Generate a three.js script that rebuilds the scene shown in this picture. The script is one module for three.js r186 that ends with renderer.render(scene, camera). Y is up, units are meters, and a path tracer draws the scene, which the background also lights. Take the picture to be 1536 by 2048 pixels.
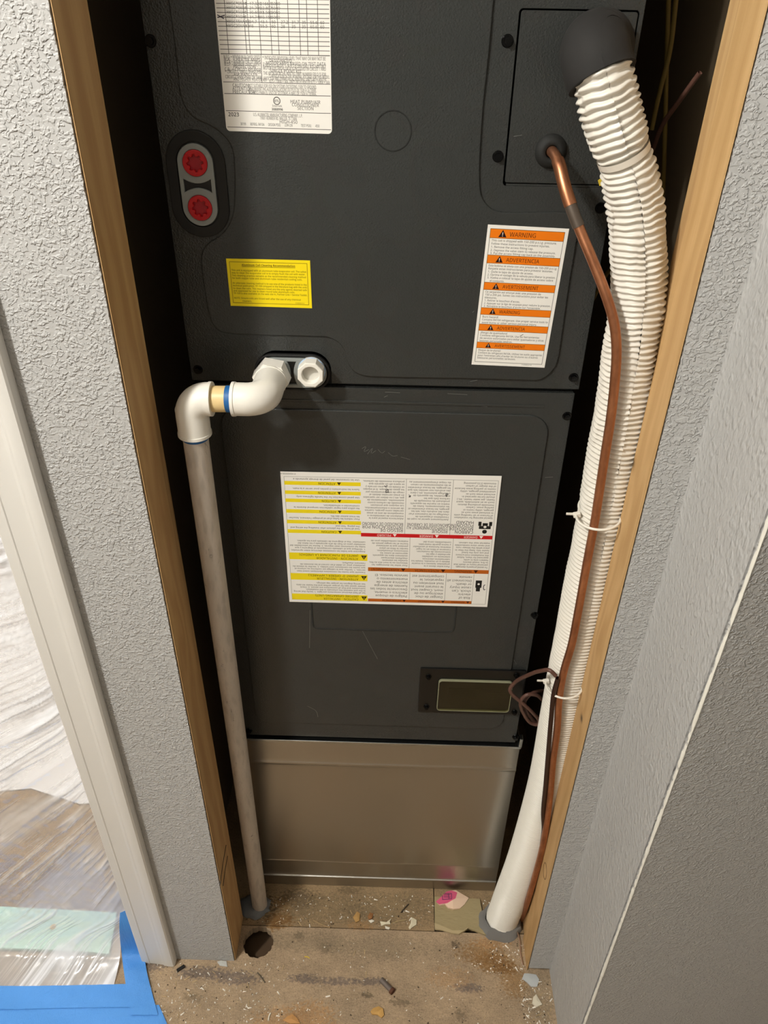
import * as THREE from 'three';
import { mergeGeometries, mergeVertices, toCreasedNormals } from 'three/addons/utils/BufferGeometryUtils.js';
import { RoundedBoxGeometry } from 'three/addons/geometries/RoundedBoxGeometry.js';
import { createNoise2D, createNoise3D, createNoise4D } from 'simplex-noise';

// ---------------------------------------------------------------- camera, light, exposure
const scene = new THREE.Scene();
const FOCAL = 1502, PITCH = 0.5928, YAW = -0.0143, ROLL = 0.0184;
const EYE = new THREE.Vector3(0.3109, 1.6849, 0.7819);
const camera = new THREE.PerspectiveCamera(2 * Math.atan(1024 / FOCAL) * 180 / Math.PI, 0.75, 0.01, 30);
const fwd = new THREE.Vector3(Math.sin(YAW) * Math.cos(PITCH), -Math.sin(PITCH), -Math.cos(YAW) * Math.cos(PITCH));
const rt0 = new THREE.Vector3(Math.cos(YAW), 0, Math.sin(YAW)), up0 = rt0.clone().cross(fwd);
const rgt = rt0.clone().multiplyScalar(Math.cos(ROLL)).addScaledVector(up0, Math.sin(ROLL));
const upv = rt0.clone().multiplyScalar(-Math.sin(ROLL)).addScaledVector(up0, Math.cos(ROLL));
camera.position.copy(EYE);
camera.quaternion.setFromRotationMatrix(new THREE.Matrix4().makeBasis(rgt, upv, fwd.clone().negate()));
scene.add(camera);
scene.background = new THREE.Color(0x000000);

const renderer = new THREE.WebGLRenderer({ antialias: true });
renderer.toneMapping = THREE.LinearToneMapping;
renderer.toneMappingExposure = 1.0;
renderer.shadowMap.enabled = true;

const LAMP = new THREE.Color(1.0, 0.965, 0.90);
const GLOBES = [[-0.68, 2.56, 0.90, 9.0], [-1.6, 2.56, 2.4, 4.6]];      // the two ceiling globes of the room, with their power
const FAR_LAMP = [-0.8, 2.5, -0.9], FAR_POWER = 8;

// ---------------------------------------------------------------- helpers
const AX = { x: 0, y: 1, z: 2 };
function hit(px, py, axis, value) {          // a photograph pixel to a point on a known plane
  const d = fwd.clone().addScaledVector(rgt, (px - 768) / FOCAL).addScaledVector(upv, (1024 - py) / FOCAL);
  const i = AX[axis], t = (value - EYE.getComponent(i)) / d.getComponent(i);
  return EYE.clone().addScaledVector(d, t);
}
const at = (px, py, z) => hit(px, py, 'z', z), onFloor = (px, py, y = 0) => hit(px, py, 'y', y);
let rngState = 12345;
const rnd = () => { rngState = (rngState + 0x6d2b79f5) | 0; let t = Math.imul(rngState ^ (rngState >>> 15), 1 | rngState); t = (t + Math.imul(t ^ (t >>> 7), 61 | t)) ^ t; return ((t ^ (t >>> 14)) >>> 0) / 4294967296; };
const rr = (a, b) => a + (b - a) * rnd();
const n2 = createNoise2D(rnd), n3 = createNoise3D(rnd), n4 = createNoise4D(rnd);
const clamp = (v, a = 0, b = 1) => Math.min(b, Math.max(a, v)), mix = (a, b, t) => a + (b - a) * t;
const sst = (a, b, v) => { const t = clamp((v - a) / (b - a)); return t * t * (3 - 2 * t); };
const used = {};
function numbered(name) { const n = used[name] = (used[name] ?? -1) + 1; return n ? `${name}_${String(n).padStart(3, '0')}` : name; }
function mesh(name, geo, mat, parent = scene) {
  const o = new THREE.Mesh(geo, mat); o.name = parent === scene ? numbered(name) : name;
  o.castShadow = o.receiveShadow = true; parent.add(o); return o;
}
function tag(o, label, category, group) { o.userData.label = label; if (category) o.userData.category = category; if (group) o.userData.group = group; return o; }
function thing(name, label, category, pos = [0, 0, 0], group) { const g = new THREE.Group(); g.name = numbered(name); g.position.set(...pos); scene.add(g); return tag(g, label, category, group); }
function struct(name, geo, mat, label) { const o = geo ? mesh(name, geo, mat) : thing(name, label); o.userData.kind = 'structure'; o.userData.label = label; return o; }
const merge = (list) => mergeGeometries(list.map((g) => { const q = g.index ? g.toNonIndexed() : g; for (const k of Object.keys(q.attributes)) if (!['position', 'normal', 'uv'].includes(k)) q.deleteAttribute(k); return q; }), false);
function boxUV(geo, s = 1) {                     // uv in metres, from the face direction
  const g = geo.index ? geo.toNonIndexed() : geo; const p = g.attributes.position, n = g.attributes.normal, uv = new Float32Array(p.count * 2);
  for (let i = 0; i < p.count; i++) {
    const ax = Math.abs(n.getX(i)), ay = Math.abs(n.getY(i)), az = Math.abs(n.getZ(i)), x = p.getX(i), y = p.getY(i), z = p.getZ(i);
    const [u, v] = az >= ax && az >= ay ? [x, y] : ax >= ay ? [z, y] : [x, z]; uv[2 * i] = u * s; uv[2 * i + 1] = v * s;
  }
  g.setAttribute('uv', new THREE.BufferAttribute(uv, 2)); return g;
}
function box(x0, x1, y0, y1, z0, z1) { const g = new THREE.BoxGeometry(x1 - x0, y1 - y0, z1 - z0); g.translate((x0 + x1) / 2, (y0 + y1) / 2, (z0 + z1) / 2); return boxUV(g); }
function rbox(x0, x1, y0, y1, z0, z1, r = 0.002) { const g = new RoundedBoxGeometry(x1 - x0, y1 - y0, z1 - z0, 2, r); g.translate((x0 + x1) / 2, (y0 + y1) / 2, (z0 + z1) / 2); return boxUV(g); }
function poly(pts, holes = []) { const s = new THREE.Shape(pts.map((p) => new THREE.Vector2(p[0] ?? p.x, p[1] ?? p.y))); for (const h of holes) s.holes.push(new THREE.Path(h.map((p) => new THREE.Vector2(p[0] ?? p.x, p[1] ?? p.y)))); return s; }
function plate(shape, z0, z1, bevel = 0, seg = 1) {   // extruded in the plane of the unit's front, from z0 to z1
  const d = z1 - z0, g = new THREE.ExtrudeGeometry(shape, { depth: d - bevel, bevelEnabled: bevel > 0, bevelThickness: bevel, bevelSize: bevel, bevelOffset: -bevel, bevelSegments: seg, curveSegments: 24 });
  g.translate(0, 0, z0); return boxUV(g);
}
const circle = (cx, cy, r, n = 40, a0 = 0) => Array.from({ length: n }, (_, i) => [cx + r * Math.cos(a0 + i / n * 2 * Math.PI), cy + r * Math.sin(a0 + i / n * 2 * Math.PI)]);
function rrect(x0, x1, y0, y1, r, n = 8) {
  const o = []; for (const [cx, cy, a] of [[x1 - r, y1 - r, 0], [x0 + r, y1 - r, 1], [x0 + r, y0 + r, 2], [x1 - r, y0 + r, 3]]) for (let i = 0; i <= n; i++) { const t = (a + i / n) * Math.PI / 2; o.push([cx + r * Math.cos(t), cy + r * Math.sin(t)]); } return o;
}
const pxPts = (list, z) => list.map(([x, y]) => { const p = at(x, y, z); return [p.x, p.y]; });
function spline2(pts, n, closed = false) { const c = new THREE.CatmullRomCurve3(pts.map(([x, y]) => new THREE.Vector3(x, y, 0)), closed, 'centripetal'); return c.getPoints(n).map((p) => [p.x, p.y]); }
function tube(points, r, seg = 80, rad = 12, closed = false) { const c = new THREE.CatmullRomCurve3(points.map((p) => p.isVector3 ? p : new THREE.Vector3(...p)), closed, 'centripetal'); return new THREE.TubeGeometry(c, seg, r, rad, closed); }
function cylZ(r, z0, z1, n = 32, r2 = r) { const g = new THREE.CylinderGeometry(r2, r, z1 - z0, n); g.rotateX(Math.PI / 2); g.translate(0, 0, (z0 + z1) / 2); return g; }
// textures
function dataTex(w, h, f, srgb = false) {
  const d = new Uint8Array(w * h * 4);
  for (let j = 0; j < h; j++) for (let i = 0; i < w; i++) { const c = f(i / w, j / h, i, j), k = 4 * (j * w + i); if (typeof c === 'number') d[k] = d[k + 1] = d[k + 2] = clamp(c) * 255; else { d[k] = clamp(c[0]) * 255; d[k + 1] = clamp(c[1]) * 255; d[k + 2] = clamp(c[2]) * 255; } d[k + 3] = 255; }
  const t = new THREE.DataTexture(d, w, h); t.wrapS = t.wrapT = THREE.RepeatWrapping; t.magFilter = THREE.LinearFilter; t.minFilter = THREE.LinearMipmapLinearFilter; t.generateMipmaps = true;
  if (srgb) t.colorSpace = THREE.SRGBColorSpace; t.needsUpdate = true; return t;
}
const tile = (u, v, fx, fy = fx, o = 0) => { const a = u * 2 * Math.PI, b = v * 2 * Math.PI, rx = fx / (2 * Math.PI), ry = fy / (2 * Math.PI); return n4(rx * Math.cos(a) + o, rx * Math.sin(a), ry * Math.cos(b) + o, ry * Math.sin(b)); };
const rep = (t, sx, sy = sx) => { const c = t.clone(); c.repeat.set(sx, sy); c.needsUpdate = true; return c; };
function canvas(w, h, draw) { const c = document.createElement('canvas'); c.width = w; c.height = h; draw(c.getContext('2d'), w, h); const t = new THREE.CanvasTexture(c); t.colorSpace = THREE.SRGBColorSpace; t.magFilter = THREE.LinearFilter; t.anisotropy = 8; return t; }
const std = (color, roughness = 0.6, extra = {}) => new THREE.MeshPhysicalMaterial({ color, roughness, ...extra });

// ---------------------------------------------------------------- materials
const wallBump = dataTex(1024, 1024, (u, v) => {       // 0.5 m tile of sprayed knock-down texture
  const wx = tile(u, v, 40, 40, 3) * 0.004, wy = tile(u, v, 40, 40, 9) * 0.004, a = u + wx, b = v + wy;
  const big = tile(a, b, 34, 40, 1), mid = tile(a, b, 80, 92, 5), fine = tile(a, b, 170, 190, 7), mask = sst(-0.55, 0.05, tile(u, v, 12, 12, 12));
  const blob = sst(0.02, 0.2, mid + 0.35 * fine), flat = sst(0.12, 0.26, big + 0.25 * mid);
  return 0.1 + 0.26 * flat + 0.42 * blob * (0.45 + 0.55 * mask) * (0.75 + 0.25 * fine);
});
const wallBumpSoft = dataTex(512, 512, (u, v) => 0.5 + 0.3 * sst(-0.1, 0.5, tile(u, v, 40, 30, 21)) + 0.2 * tile(u, v, 90, 60, 22));
const paint = (c, bump, scale) => std(c, 0.55, { bumpMap: rep(bump, 2.5, 2.5), bumpScale: scale });
const M = {};
M.wall = paint(0xb4b4b3, wallBump, 0.0019);
M.wallSide = paint(0xb4b4b3, wallBumpSoft, 0.0024);
M.wallPlain = std(0xb9b9b6, 0.8);
M.ceiling = std(0xd8d6d0, 0.9);
const woodTex = (base, dark, f, knots = []) => dataTex(256, 1024, (u, v) => {
  let du = u; for (const [ku, kv] of knots) { const q = Math.exp(-(((u - ku) / 0.12) ** 2 + ((v - kv) / 0.02) ** 2)); du += 0.2 * q * Math.sign(u - ku + 1e-3); }
  const ring = Math.sin((du * f + tile(u, v, 2, 3, 31) * 1.6 + tile(u, v, 6, 10, 32) * 0.25) * 6.283), fib = tile(u, v, 90, 10, 33), pore = tile(u, v, 60, 160, 34);
  const t = clamp(0.5 + 0.26 * ring + 0.2 * fib + 0.06 * pore + 0.25 * tile(u, v, 3, 4, 35)), k = knots.reduce((s, [ku, kv]) => s + Math.exp(-(((u - ku) / 0.05) ** 2 + ((v - kv) / 0.006) ** 2)), 0);
  return [0, 1, 2].map((i) => mix(mix(dark[i], base[i], t), dark[i] * 0.45, clamp(k)));
}, true);
M.studL = std(0xffffff, 0.7, { map: rep(woodTex([0.80, 0.66, 0.46], [0.70, 0.55, 0.36], 3), 9, 1) });
M.studR = std(0xffffff, 0.65, { map: rep(woodTex([0.82, 0.68, 0.48], [0.73, 0.58, 0.38], 4, [[0.4, 0.2], [0.7, 0.75]]), 9, 1) });
M.framing = std(0xffffff, 0.8, { map: rep(woodTex([0.81, 0.67, 0.47], [0.71, 0.56, 0.37], 5), 9, 1) });
M.paperBack = std(0x9c8a6f, 0.95);
M.gypsum = std(0xdedbd0, 0.95);
M.casing = std(0xdcdad5, 0.42);
const peel = dataTex(512, 512, (u, v) => 0.5 + 0.28 * tile(u, v, 34, 34, 41) + 0.16 * tile(u, v, 70, 70, 42) + 0.06 * tile(u, v, 5, 5, 43));
const scuff = dataTex(1024, 1024, (u, v) => { const s = tile(u, v, 3, 3, 45) * 0.5 + tile(u, v, 10, 8, 46) * 0.3; const d = 0.208 + 0.012 * s; return [d * 0.985, d * 1.02, d * 1.0]; }, true);
M.cabinet = std(0xffffff, 0.2, { map: rep(scuff, 1.6, 1.6), bumpMap: rep(peel, 9, 9), bumpScale: 0.0006, specularIntensity: 0.9 });
M.cabinetDark = std(0x1b1c1b, 0.5);
M.black = std(0x0b0b0b, 0.45);
M.rubber = std(0x141413, 0.7);
M.screw = std(0x101010, 0.22, { metalness: 0.6 });
M.greyPlastic = std(0x8d9290, 0.45);
M.red = std(0xc01f24, 0.35, { specularIntensity: 0.6 });
M.redDeep = std(0xb01626, 0.45);
const galv = dataTex(512, 512, (u, v) => 0.33 + 0.03 * tile(u, v, 4, 3, 51) + 0.012 * tile(u, v, 30, 8, 52));
M.galv = new THREE.MeshPhysicalMaterial({ color: new THREE.Color(0.47, 0.455, 0.42), metalness: 1, roughness: 1, roughnessMap: rep(galv, 2, 2), bumpMap: rep(galv, 2, 2), bumpScale: 0.0003 });
M.galvEdge = std(0xb9bcbb, 0.25, { metalness: 1 });
M.pvc = std(0xeeebe2, 0.32);
M.pvcTan = std(0xe2c790, 0.4);
M.primer = std(0x1f5f9c, 0.5);
const pipeTex = dataTex(256, 1024, (u, v) => { const s = 0.5 + 0.5 * tile(u, v, 4, 14, 61), m = tile(u, v, 9, 26, 62), f = tile(u, v, 30, 90, 63); const line = sst(0.965, 0.99, 1 - Math.abs(tile(u, v, 12, 60, 64))) * sst(0.42, 0.6, tile(u, v, 5, 22, 65)); const b = 0.80 - 0.05 * s - 0.07 * sst(0.0, 0.7, m + 0.4 * f) + 0.02 * f - 0.22 * line; return [b, b * 0.95, b * 0.89]; }, true);
M.oldPipe = std(0xffffff, 0.55, { map: pipeTex });
M.sleeve = std(0xdfdbd1, 0.4, { clearcoat: 0.2, clearcoatRoughness: 0.3 });
M.foam = std(0x262524, 0.85);
const cuTex = dataTex(64, 512, (u, v) => { const s = tile(u, v, 3, 12, 71), f = tile(u, v, 8, 60, 72); const t = clamp(0.6 + 0.3 * s + 0.15 * f); return [mix(0.52, 0.80, t), mix(0.33, 0.56, t), mix(0.23, 0.41, t)]; }, true);
M.copper = new THREE.MeshPhysicalMaterial({ color: 0xffffff, map: cuTex, metalness: 0.85, roughness: 0.38 });
M.braze = std(0x5b5148, 0.5, { metalness: 0.5 });
M.cable = std(0x5a3d33, 0.45);
M.cableDark = std(0x2e1710, 0.4);
M.cableYellow = std(0x7d6a30, 0.6);
M.nylon = std(0xe9e5da, 0.4);
M.mastic = std(0xc6c6c4, 0.6, { bumpMap: rep(peel, 12, 12), bumpScale: 0.004 });
M.window = new THREE.MeshPhysicalMaterial({ color: 0xcfcdb4, transmission: 1, roughness: 0.05, thickness: 0, specularIntensity: 1 });
M.windowBack = std(0x3a3528, 0.8);
M.tape = std(0x4a90dc, 0.62, { bumpMap: rep(wallBumpSoft, 6, 6), bumpScale: 0.0006 });
M.greenBoard = std(0xbfe3d1, 0.8);
M.film = new THREE.MeshPhysicalMaterial({ color: 0xf1f4fa, transmission: 1, roughness: 0.16, thickness: 0, specularIntensity: 1, clearcoat: 1, clearcoatRoughness: 0.09, side: THREE.DoubleSide });

// ---------------------------------------------------------------- floor
const FX0 = -0.9, FX1 = 1.1, FZ0 = -0.5, FZ1 = 0.5;       // the patch of subfloor that carries the painted stains, in metres
const stains = [];                                         // [x, z, rx, rz, turn, r, g, b, strength]
const stainPx = (px, py, rx, rz, col, k, turn = 0) => { const p = onFloor(px, py); stains.push([p.x, p.z, rx, rz, turn, ...col, k]); };
const SMEAR = [0.42, 0.37, 0.34], RUST = [0.50, 0.36, 0.19], OCHRE = [0.66, 0.49, 0.31], DARK = [0.33, 0.28, 0.21], MUD = [0.51, 0.45, 0.36];
for (const [x, y, rx, rz] of [[470, 1955, 0.05, 0.014], [400, 1945, 0.05, 0.012], [610, 1957, 0.035, 0.009], [680, 1962, 0.04, 0.008], [740, 1962, 0.03, 0.008], [935, 1975, 0.03, 0.009], [300, 1930, 0.03, 0.012]]) stainPx(x, y, rx, rz, SMEAR, 0.75);
for (const [x, y, rx, rz, k] of [[985, 1925, 0.04, 0.02, 0.75], [960, 1905, 0.05, 0.022, 0.55], [1010, 1935, 0.025, 0.014, 0.8], [1030, 1965, 0.03, 0.03, 0.5], [560, 1838, 0.03, 0.018, 0.8], [548, 1850, 0.016, 0.012, 0.8], [570, 1805, 0.03, 0.02, 0.5]]) stainPx(x, y, rx, rz, RUST, k);
for (const [x, y, rx, rz, k] of [[620, 2035, 0.05, 0.03, 0.55], [560, 2048, 0.06, 0.03, 0.45], [720, 1850, 0.03, 0.012, 0.4], [900, 1955, 0.05, 0.02, 0.3], [980, 1885, 0.04, 0.012, 0.5]]) stainPx(x, y, rx, rz, OCHRE, k);
for (const [x, y, rx, rz, k] of [[598, 1872, 0.012, 0.01, 0.5], [650, 1895, 0.014, 0.01, 0.4], [910, 1888, 0.01, 0.008, 0.7], [735, 1990, 0.012, 0.006, 0.6], [800, 2005, 0.02, 0.008, 0.4], [920, 2030, 0.012, 0.01, 0.4], [515, 1810, 0.04, 0.03, 0.8], [600, 1795, 0.05, 0.02, 0.5], [385, 1995, 0.02, 0.008, 0.4], [700, 1780, 0.03, 0.01, 0.4]]) stainPx(x, y, rx, rz, DARK, k);
for (const [x, y, rx, rz, k] of [[650, 1815, 0.10, 0.03, 0.55], [780, 1815, 0.10, 0.035, 0.6], [620, 1885, 0.10, 0.02, 0.5], [760, 1895, 0.12, 0.025, 0.4], [1080, 1990, 0.03, 0.06, 0.5]]) stainPx(x, y, rx, rz, MUD, k);
const floorTex = dataTex(2048, 1024, (u, v) => {
  const x = mix(FX0, FX1, u), z = mix(FZ0, FZ1, v);
  const a = n2(x * 9, z * 12) * 0.5 + n2(x * 31 + 5, z * 44) * 0.3, b = n2(x * 160, z * 210), g = n2(x * 420, z * 520), fib = n2(x * 36 + 7, z * 520);
  const s = 1 + 0.11 * a + 0.06 * b + 0.07 * g + 0.05 * fib;
  let c = [0.635 * s, 0.55 * s, 0.445 * s];
  for (const [sx, sz, rx, rz, , r, gg, bb, k] of stains) {
    const dx = (x - sx) / rx, dz = (z - sz) / rz, q = dx * dx + dz * dz; if (q > 6) continue;
    const w = clamp(k * sst(1.35, 0.2, q + 0.9 * n2(x * 90 + sx * 50, z * 120) + 0.5 * n2(x * 300, z * 330)));
    c = [mix(c[0], r * s, w), mix(c[1], gg * s, w), mix(c[2], bb * s, w)];
  }
  const speck = sst(0.72, 0.86, n2(x * 260 + 40, z * 300 + 9)); c = c.map((q) => q * (1 - 0.35 * speck));
  return c;
}, true);
const floorBump = dataTex(1024, 512, (u, v) => { const x = mix(FX0, FX1, u), z = mix(FZ0, FZ1, v); return 0.5 + 0.2 * n2(x * 60, z * 80) + 0.2 * n2(x * 200, z * 260) + 0.1 * n2(x * 420, z * 520); });
M.floor = std(0xffffff, 0.85, { map: floorTex, bumpMap: floorBump, bumpScale: 0.0012 });
M.floorBack = std(0xe8e2d2, 0.85, { map: floorTex, bumpMap: floorBump, bumpScale: 0.0016 });
M.particle = std(0xb5a37e, 0.9);
M.soil = std(0x5a4734, 1);
function floorPlate(outline, holes, y1, th) {             // outline in (x, z)
  const s = poly(outline.map(([x, z]) => [x, -z]), holes.map((h) => h.map(([x, z]) => [x, -z])));
  const g = new THREE.ExtrudeGeometry(s, { depth: th, bevelEnabled: false, curveSegments: 32 }); g.rotateX(-Math.PI / 2); g.translate(0, y1 - th, 0);
  const q = g.toNonIndexed ? (g.index ? g.toNonIndexed() : g) : g, p = q.attributes.position, uv = new Float32Array(p.count * 2);
  for (let i = 0; i < p.count; i++) { uv[2 * i] = (p.getX(i) - FX0) / (FX1 - FX0); uv[2 * i + 1] = (p.getZ(i) - FZ0) / (FZ1 - FZ0); }
  q.setAttribute('uv', new THREE.BufferAttribute(uv, 2)); return q;
}
const floor = struct('floor', null, null, 'brown stained bare plywood subfloor with debris and a drilled hole');
const JZ = -0.0745, holeC = [0.044, -0.04], holeR = 0.0325;
const holeEdge = circle(holeC[0], holeC[1], holeR, 48).map(([x, z], i) => [x + 0.0012 * Math.sin(i * 2.3), z + 0.0012 * Math.cos(i * 1.7)]);
const jointX = onFloor(868, 1800).x;
mesh('plywood_panel', floorPlate([[-3.6, JZ], [2.6, JZ], [2.6, 4.1], [-3.6, 4.1]], [holeEdge], 0, 0.019), M.floor, floor);
mesh('plywood_panel', floorPlate([[-3.6, -2.6], [jointX - 0.001, -2.6], [jointX - 0.001, JZ - 0.0022], [-3.6, JZ - 0.0022]], [], -0.001, 0.019), M.floorBack, floor);
mesh('plywood_panel', floorPlate([[jointX + 0.0012, -2.6], [2.2, -2.6], [2.2, JZ - 0.003], [0.60, JZ - 0.004], [0.53, JZ - 0.014], [0.48, JZ - 0.012], [jointX + 0.0012, JZ - 0.006]], [], -0.0015, 0.019), M.floorBack, floor);
mesh('ground', box(-3.6, 2.6, -0.10, -0.055, -2.6, 4.1), M.soil, floor);

// ---------------------------------------------------------------- walls
const W = 0.6214, RX = 0.667, RZ = 0.188, CEIL = 2.72, DW = 0.0127, DOOR_X = -0.178, DOOR_L = -0.96, DOOR_H = 2.04, OPEN_H = 2.12;
function jag(x, y0, y1, n, amp) { return Array.from({ length: n + 1 }, (_, i) => [x + amp * (n2(i * 0.37, x * 7) + 0.6 * n2(i * 1.9, 3)), mix(y0, y1, i / n)]); }
{
  const edge = jag(-0.0006, 0, OPEN_H, 700, 0.0005);
  const strip = plate(poly([[DOOR_X, 0], ...edge, [DOOR_X, OPEN_H]]), -DW, 0);
  const over = box(DOOR_L, DOOR_X, DOOR_H, OPEN_H, -DW, 0), top = box(-3.5, RX + 0.05, OPEN_H, CEIL, -DW, 0), far = box(-3.5, DOOR_L, 0, OPEN_H, -DW, 0);
  struct('wall_left', merge([strip, over, top, far]), M.wall, 'light grey knock-down textured drywall between white door casing and closet');
  const e2 = jag(W + 0.0006, 0.012, OPEN_H, 700, 0.0005).reverse();
  struct('wall_right', plate(poly([[RX, OPEN_H], ...e2, [RX, 0.012]]), -DW, 0), M.wall, 'narrow grey textured drywall strip between bare pine stud and inside corner');
  struct('wall_side', box(RX, RX + DW, 0, CEIL, -0.0127, RZ - 0.0092), M.wallSide, 'lighter grey return wall facing the closet opening');
  struct('wall_front', merge([box(0, 2.0, 0, CEIL, -0.0042, 0), box(0.012, 2.0, 0, CEIL, -0.012, -0.0042)]).rotateY(0.2).translate(RX + 0.0002, 0, RZ), M.wall, 'dark grey textured wall beyond the torn white corner edge');
}
{ // torn white gypsum edge along the outer corner
  const n = 420, g = [];
  const prof = (i) => { const y = i / n * CEIL; return [y, 0.0015 + 0.0012 * n2(i * 0.11, 8) + 0.0009 * n2(i * 1.3, 2), 0.0009 * n2(i * 0.5, 17)]; };
  const pos = [], idx = [];
  for (let i = 0; i <= n; i++) { const [y, w, j] = prof(i); const x = RX + 0.0002; pos.push(x - w * 0.4, y, RZ - 0.0042 + j, x - w, y, RZ - 0.001 + j, x + 0.0004, y, RZ + 0.0008 + 0.5 * j, x + 0.0006 + w * 0.5, y, RZ + 0.0003); }
  for (let i = 0; i < n; i++) for (let k = 0; k < 3; k++) { const a = i * 4 + k, b = a + 4; idx.push(a, a + 1, b, b, a + 1, b + 1); }
  const q = new THREE.BufferGeometry(); q.setAttribute('position', new THREE.Float32BufferAttribute(pos, 3)); q.setAttribute('uv', new THREE.Float32BufferAttribute(new Float32Array(pos.length / 3 * 2), 2)); q.setIndex(idx); q.computeVertexNormals();
  struct('trim_2', q, std(0xe2e0d6, 0.9, { side: THREE.DoubleSide }), 'torn white drywall edge running down the outer wall corner');
}
struct('wall_closet', merge([box(-0.10, -0.0875, 0, CEIL, -0.80, -0.102), box(0.70, 0.7125, 0, CEIL, -0.80, -0.014), box(-0.10, 0.7125, 0, CEIL, -0.8125, -0.80)]), M.paperBack, 'bare drywall inside walls of the equipment closet');
struct('ceiling', box(-3.6, 2.6, CEIL, CEIL + 0.05, -2.5, 4.1), M.ceiling, 'white ceiling above the hall');
struct('wall_back', box(-3.55, 2.55, 0, CEIL, 4.0, 4.05), M.wallPlain, 'plain light wall across the hall');
struct('wall_far_left', box(-3.55, -3.5, 0, CEIL, -2.45, 4.0), M.wallPlain, 'plain light wall at the hall end');
struct('wall_far_right', box(2.5, 2.55, 0, CEIL, -0.5, 4.0), M.wallPlain, 'plain light wall at the other hall end');
struct('wall_room', merge([box(-3.55, -0.10, 0, CEIL, -2.5, -2.45), box(-0.113, -0.1, 0, CEIL, -2.45, -0.12)]), M.wallPlain, 'pale walls of the room behind the plastic sheet');

// jamb studs of the closet opening
const STUD_Z = -0.090, STUD_ZR = -0.066;
{
  const s = mesh('stud', merge([rbox(-0.038, 0.0014, 0, OPEN_H, STUD_Z, -DW - 0.0003, 0.0008), box(0.0012, 0.002, 0, OPEN_H, STUD_Z, -0.001)]), M.studL);
  tag(s, 'shaded brown bare wooden stud lining the closet beside the drain pipe', 'stud');
  const liner = thing('paper_strip', 'thin pale torn paper edge behind the brown stud', 'paper');
  mesh('strip', box(-0.0375, -0.0006, 0.02, OPEN_H - 0.02, STUD_Z - 0.0022, STUD_Z - 0.0006), std(0x8d8376, 0.9), liner);
  const marks = [[440, 1770, 452, 1690], [446, 1772, 455, 1712]];
  const ink = marks.map(([x0, y0, x1, y1]) => { const a = hit(x0, y0, 'x', 0.0022), b = hit(x1, y1, 'x', 0.0022); return tube([a, a.clone().lerp(b, 0.5).add(new THREE.Vector3(0, 0.004, 0.001)), b], 0.0009, 10, 5); });
  for (const k of ink) mesh('ink_mark', k, M.black, s);
  const r = mesh('stud', merge([rbox(W - 0.0014, W + 0.038, 0, OPEN_H, STUD_ZR, -DW - 0.0003, 0.0008), box(W - 0.002, W - 0.0012, 0, OPEN_H, STUD_ZR, -0.001)]), M.studR);
  tag(r, 'bright yellow pine stud lining the closet beside the white insulated line', 'stud');
  const loop = []; for (let i = 0; i < 18; i++) { const t = i / 18 * 6.283, p = hit(1090 + 3.2 * Math.cos(t), 1742 + 17 * Math.sin(t), 'x', W - 0.0022); loop.push(p); }
  mesh('pencil_loop', tube(loop, 0.0005, 40, 5, true), std(0x6b5030, 0.8), r);
  const f = mesh('framing_stud', rbox(W + 0.0015, W + 0.05, 0, OPEN_H, -0.104, STUD_ZR - 0.002, 0.002), M.framing);
  tag(f, 'dark brown framing stud set behind the pine stud', 'stud');
}

// door casing
{
  const cx0 = at(282, 1925, 0.010).x + 0.003, w = 0.071;
  const prof = [[0, 0], [0, 0.010], [0.0015, 0.0112], [0.0135, 0.0118], [0.0145, 0.0128], [0.0165, 0.0128], [0.018, 0.0118], [0.030, 0.0122], [0.044, 0.0135], [0.0475, 0.0146], [0.0495, 0.0162], [0.052, 0.0158], [0.055, 0.0166], [0.064, 0.0172], [0.068, 0.0166], [0.0705, 0.014], [0.071, 0.011], [0.071, 0]];
  const s = poly(prof.map(([a, b]) => [a, -b]));
  const g = new THREE.ExtrudeGeometry(s, { depth: DOOR_H + 0.06, bevelEnabled: false }); g.rotateX(-Math.PI / 2); g.translate(cx0, 0.004, 0.0005);
  struct('trim_1', toCreasedNormals(g, 0.5), M.casing, 'white moulded door casing standing on the wall beside the plastic sheet');
  struct('trim_3', merge([box(-0.196, -0.179, 0, DOOR_H, -0.115, 0.0), box(DOOR_L, -0.179, DOOR_H - 0.018, DOOR_H, -0.115, 0), box(DOOR_L - 0.017, DOOR_L, 0, DOOR_H, -0.115, 0)]), M.casing, 'white jamb lining the doorway behind the plastic sheet');
}

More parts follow.
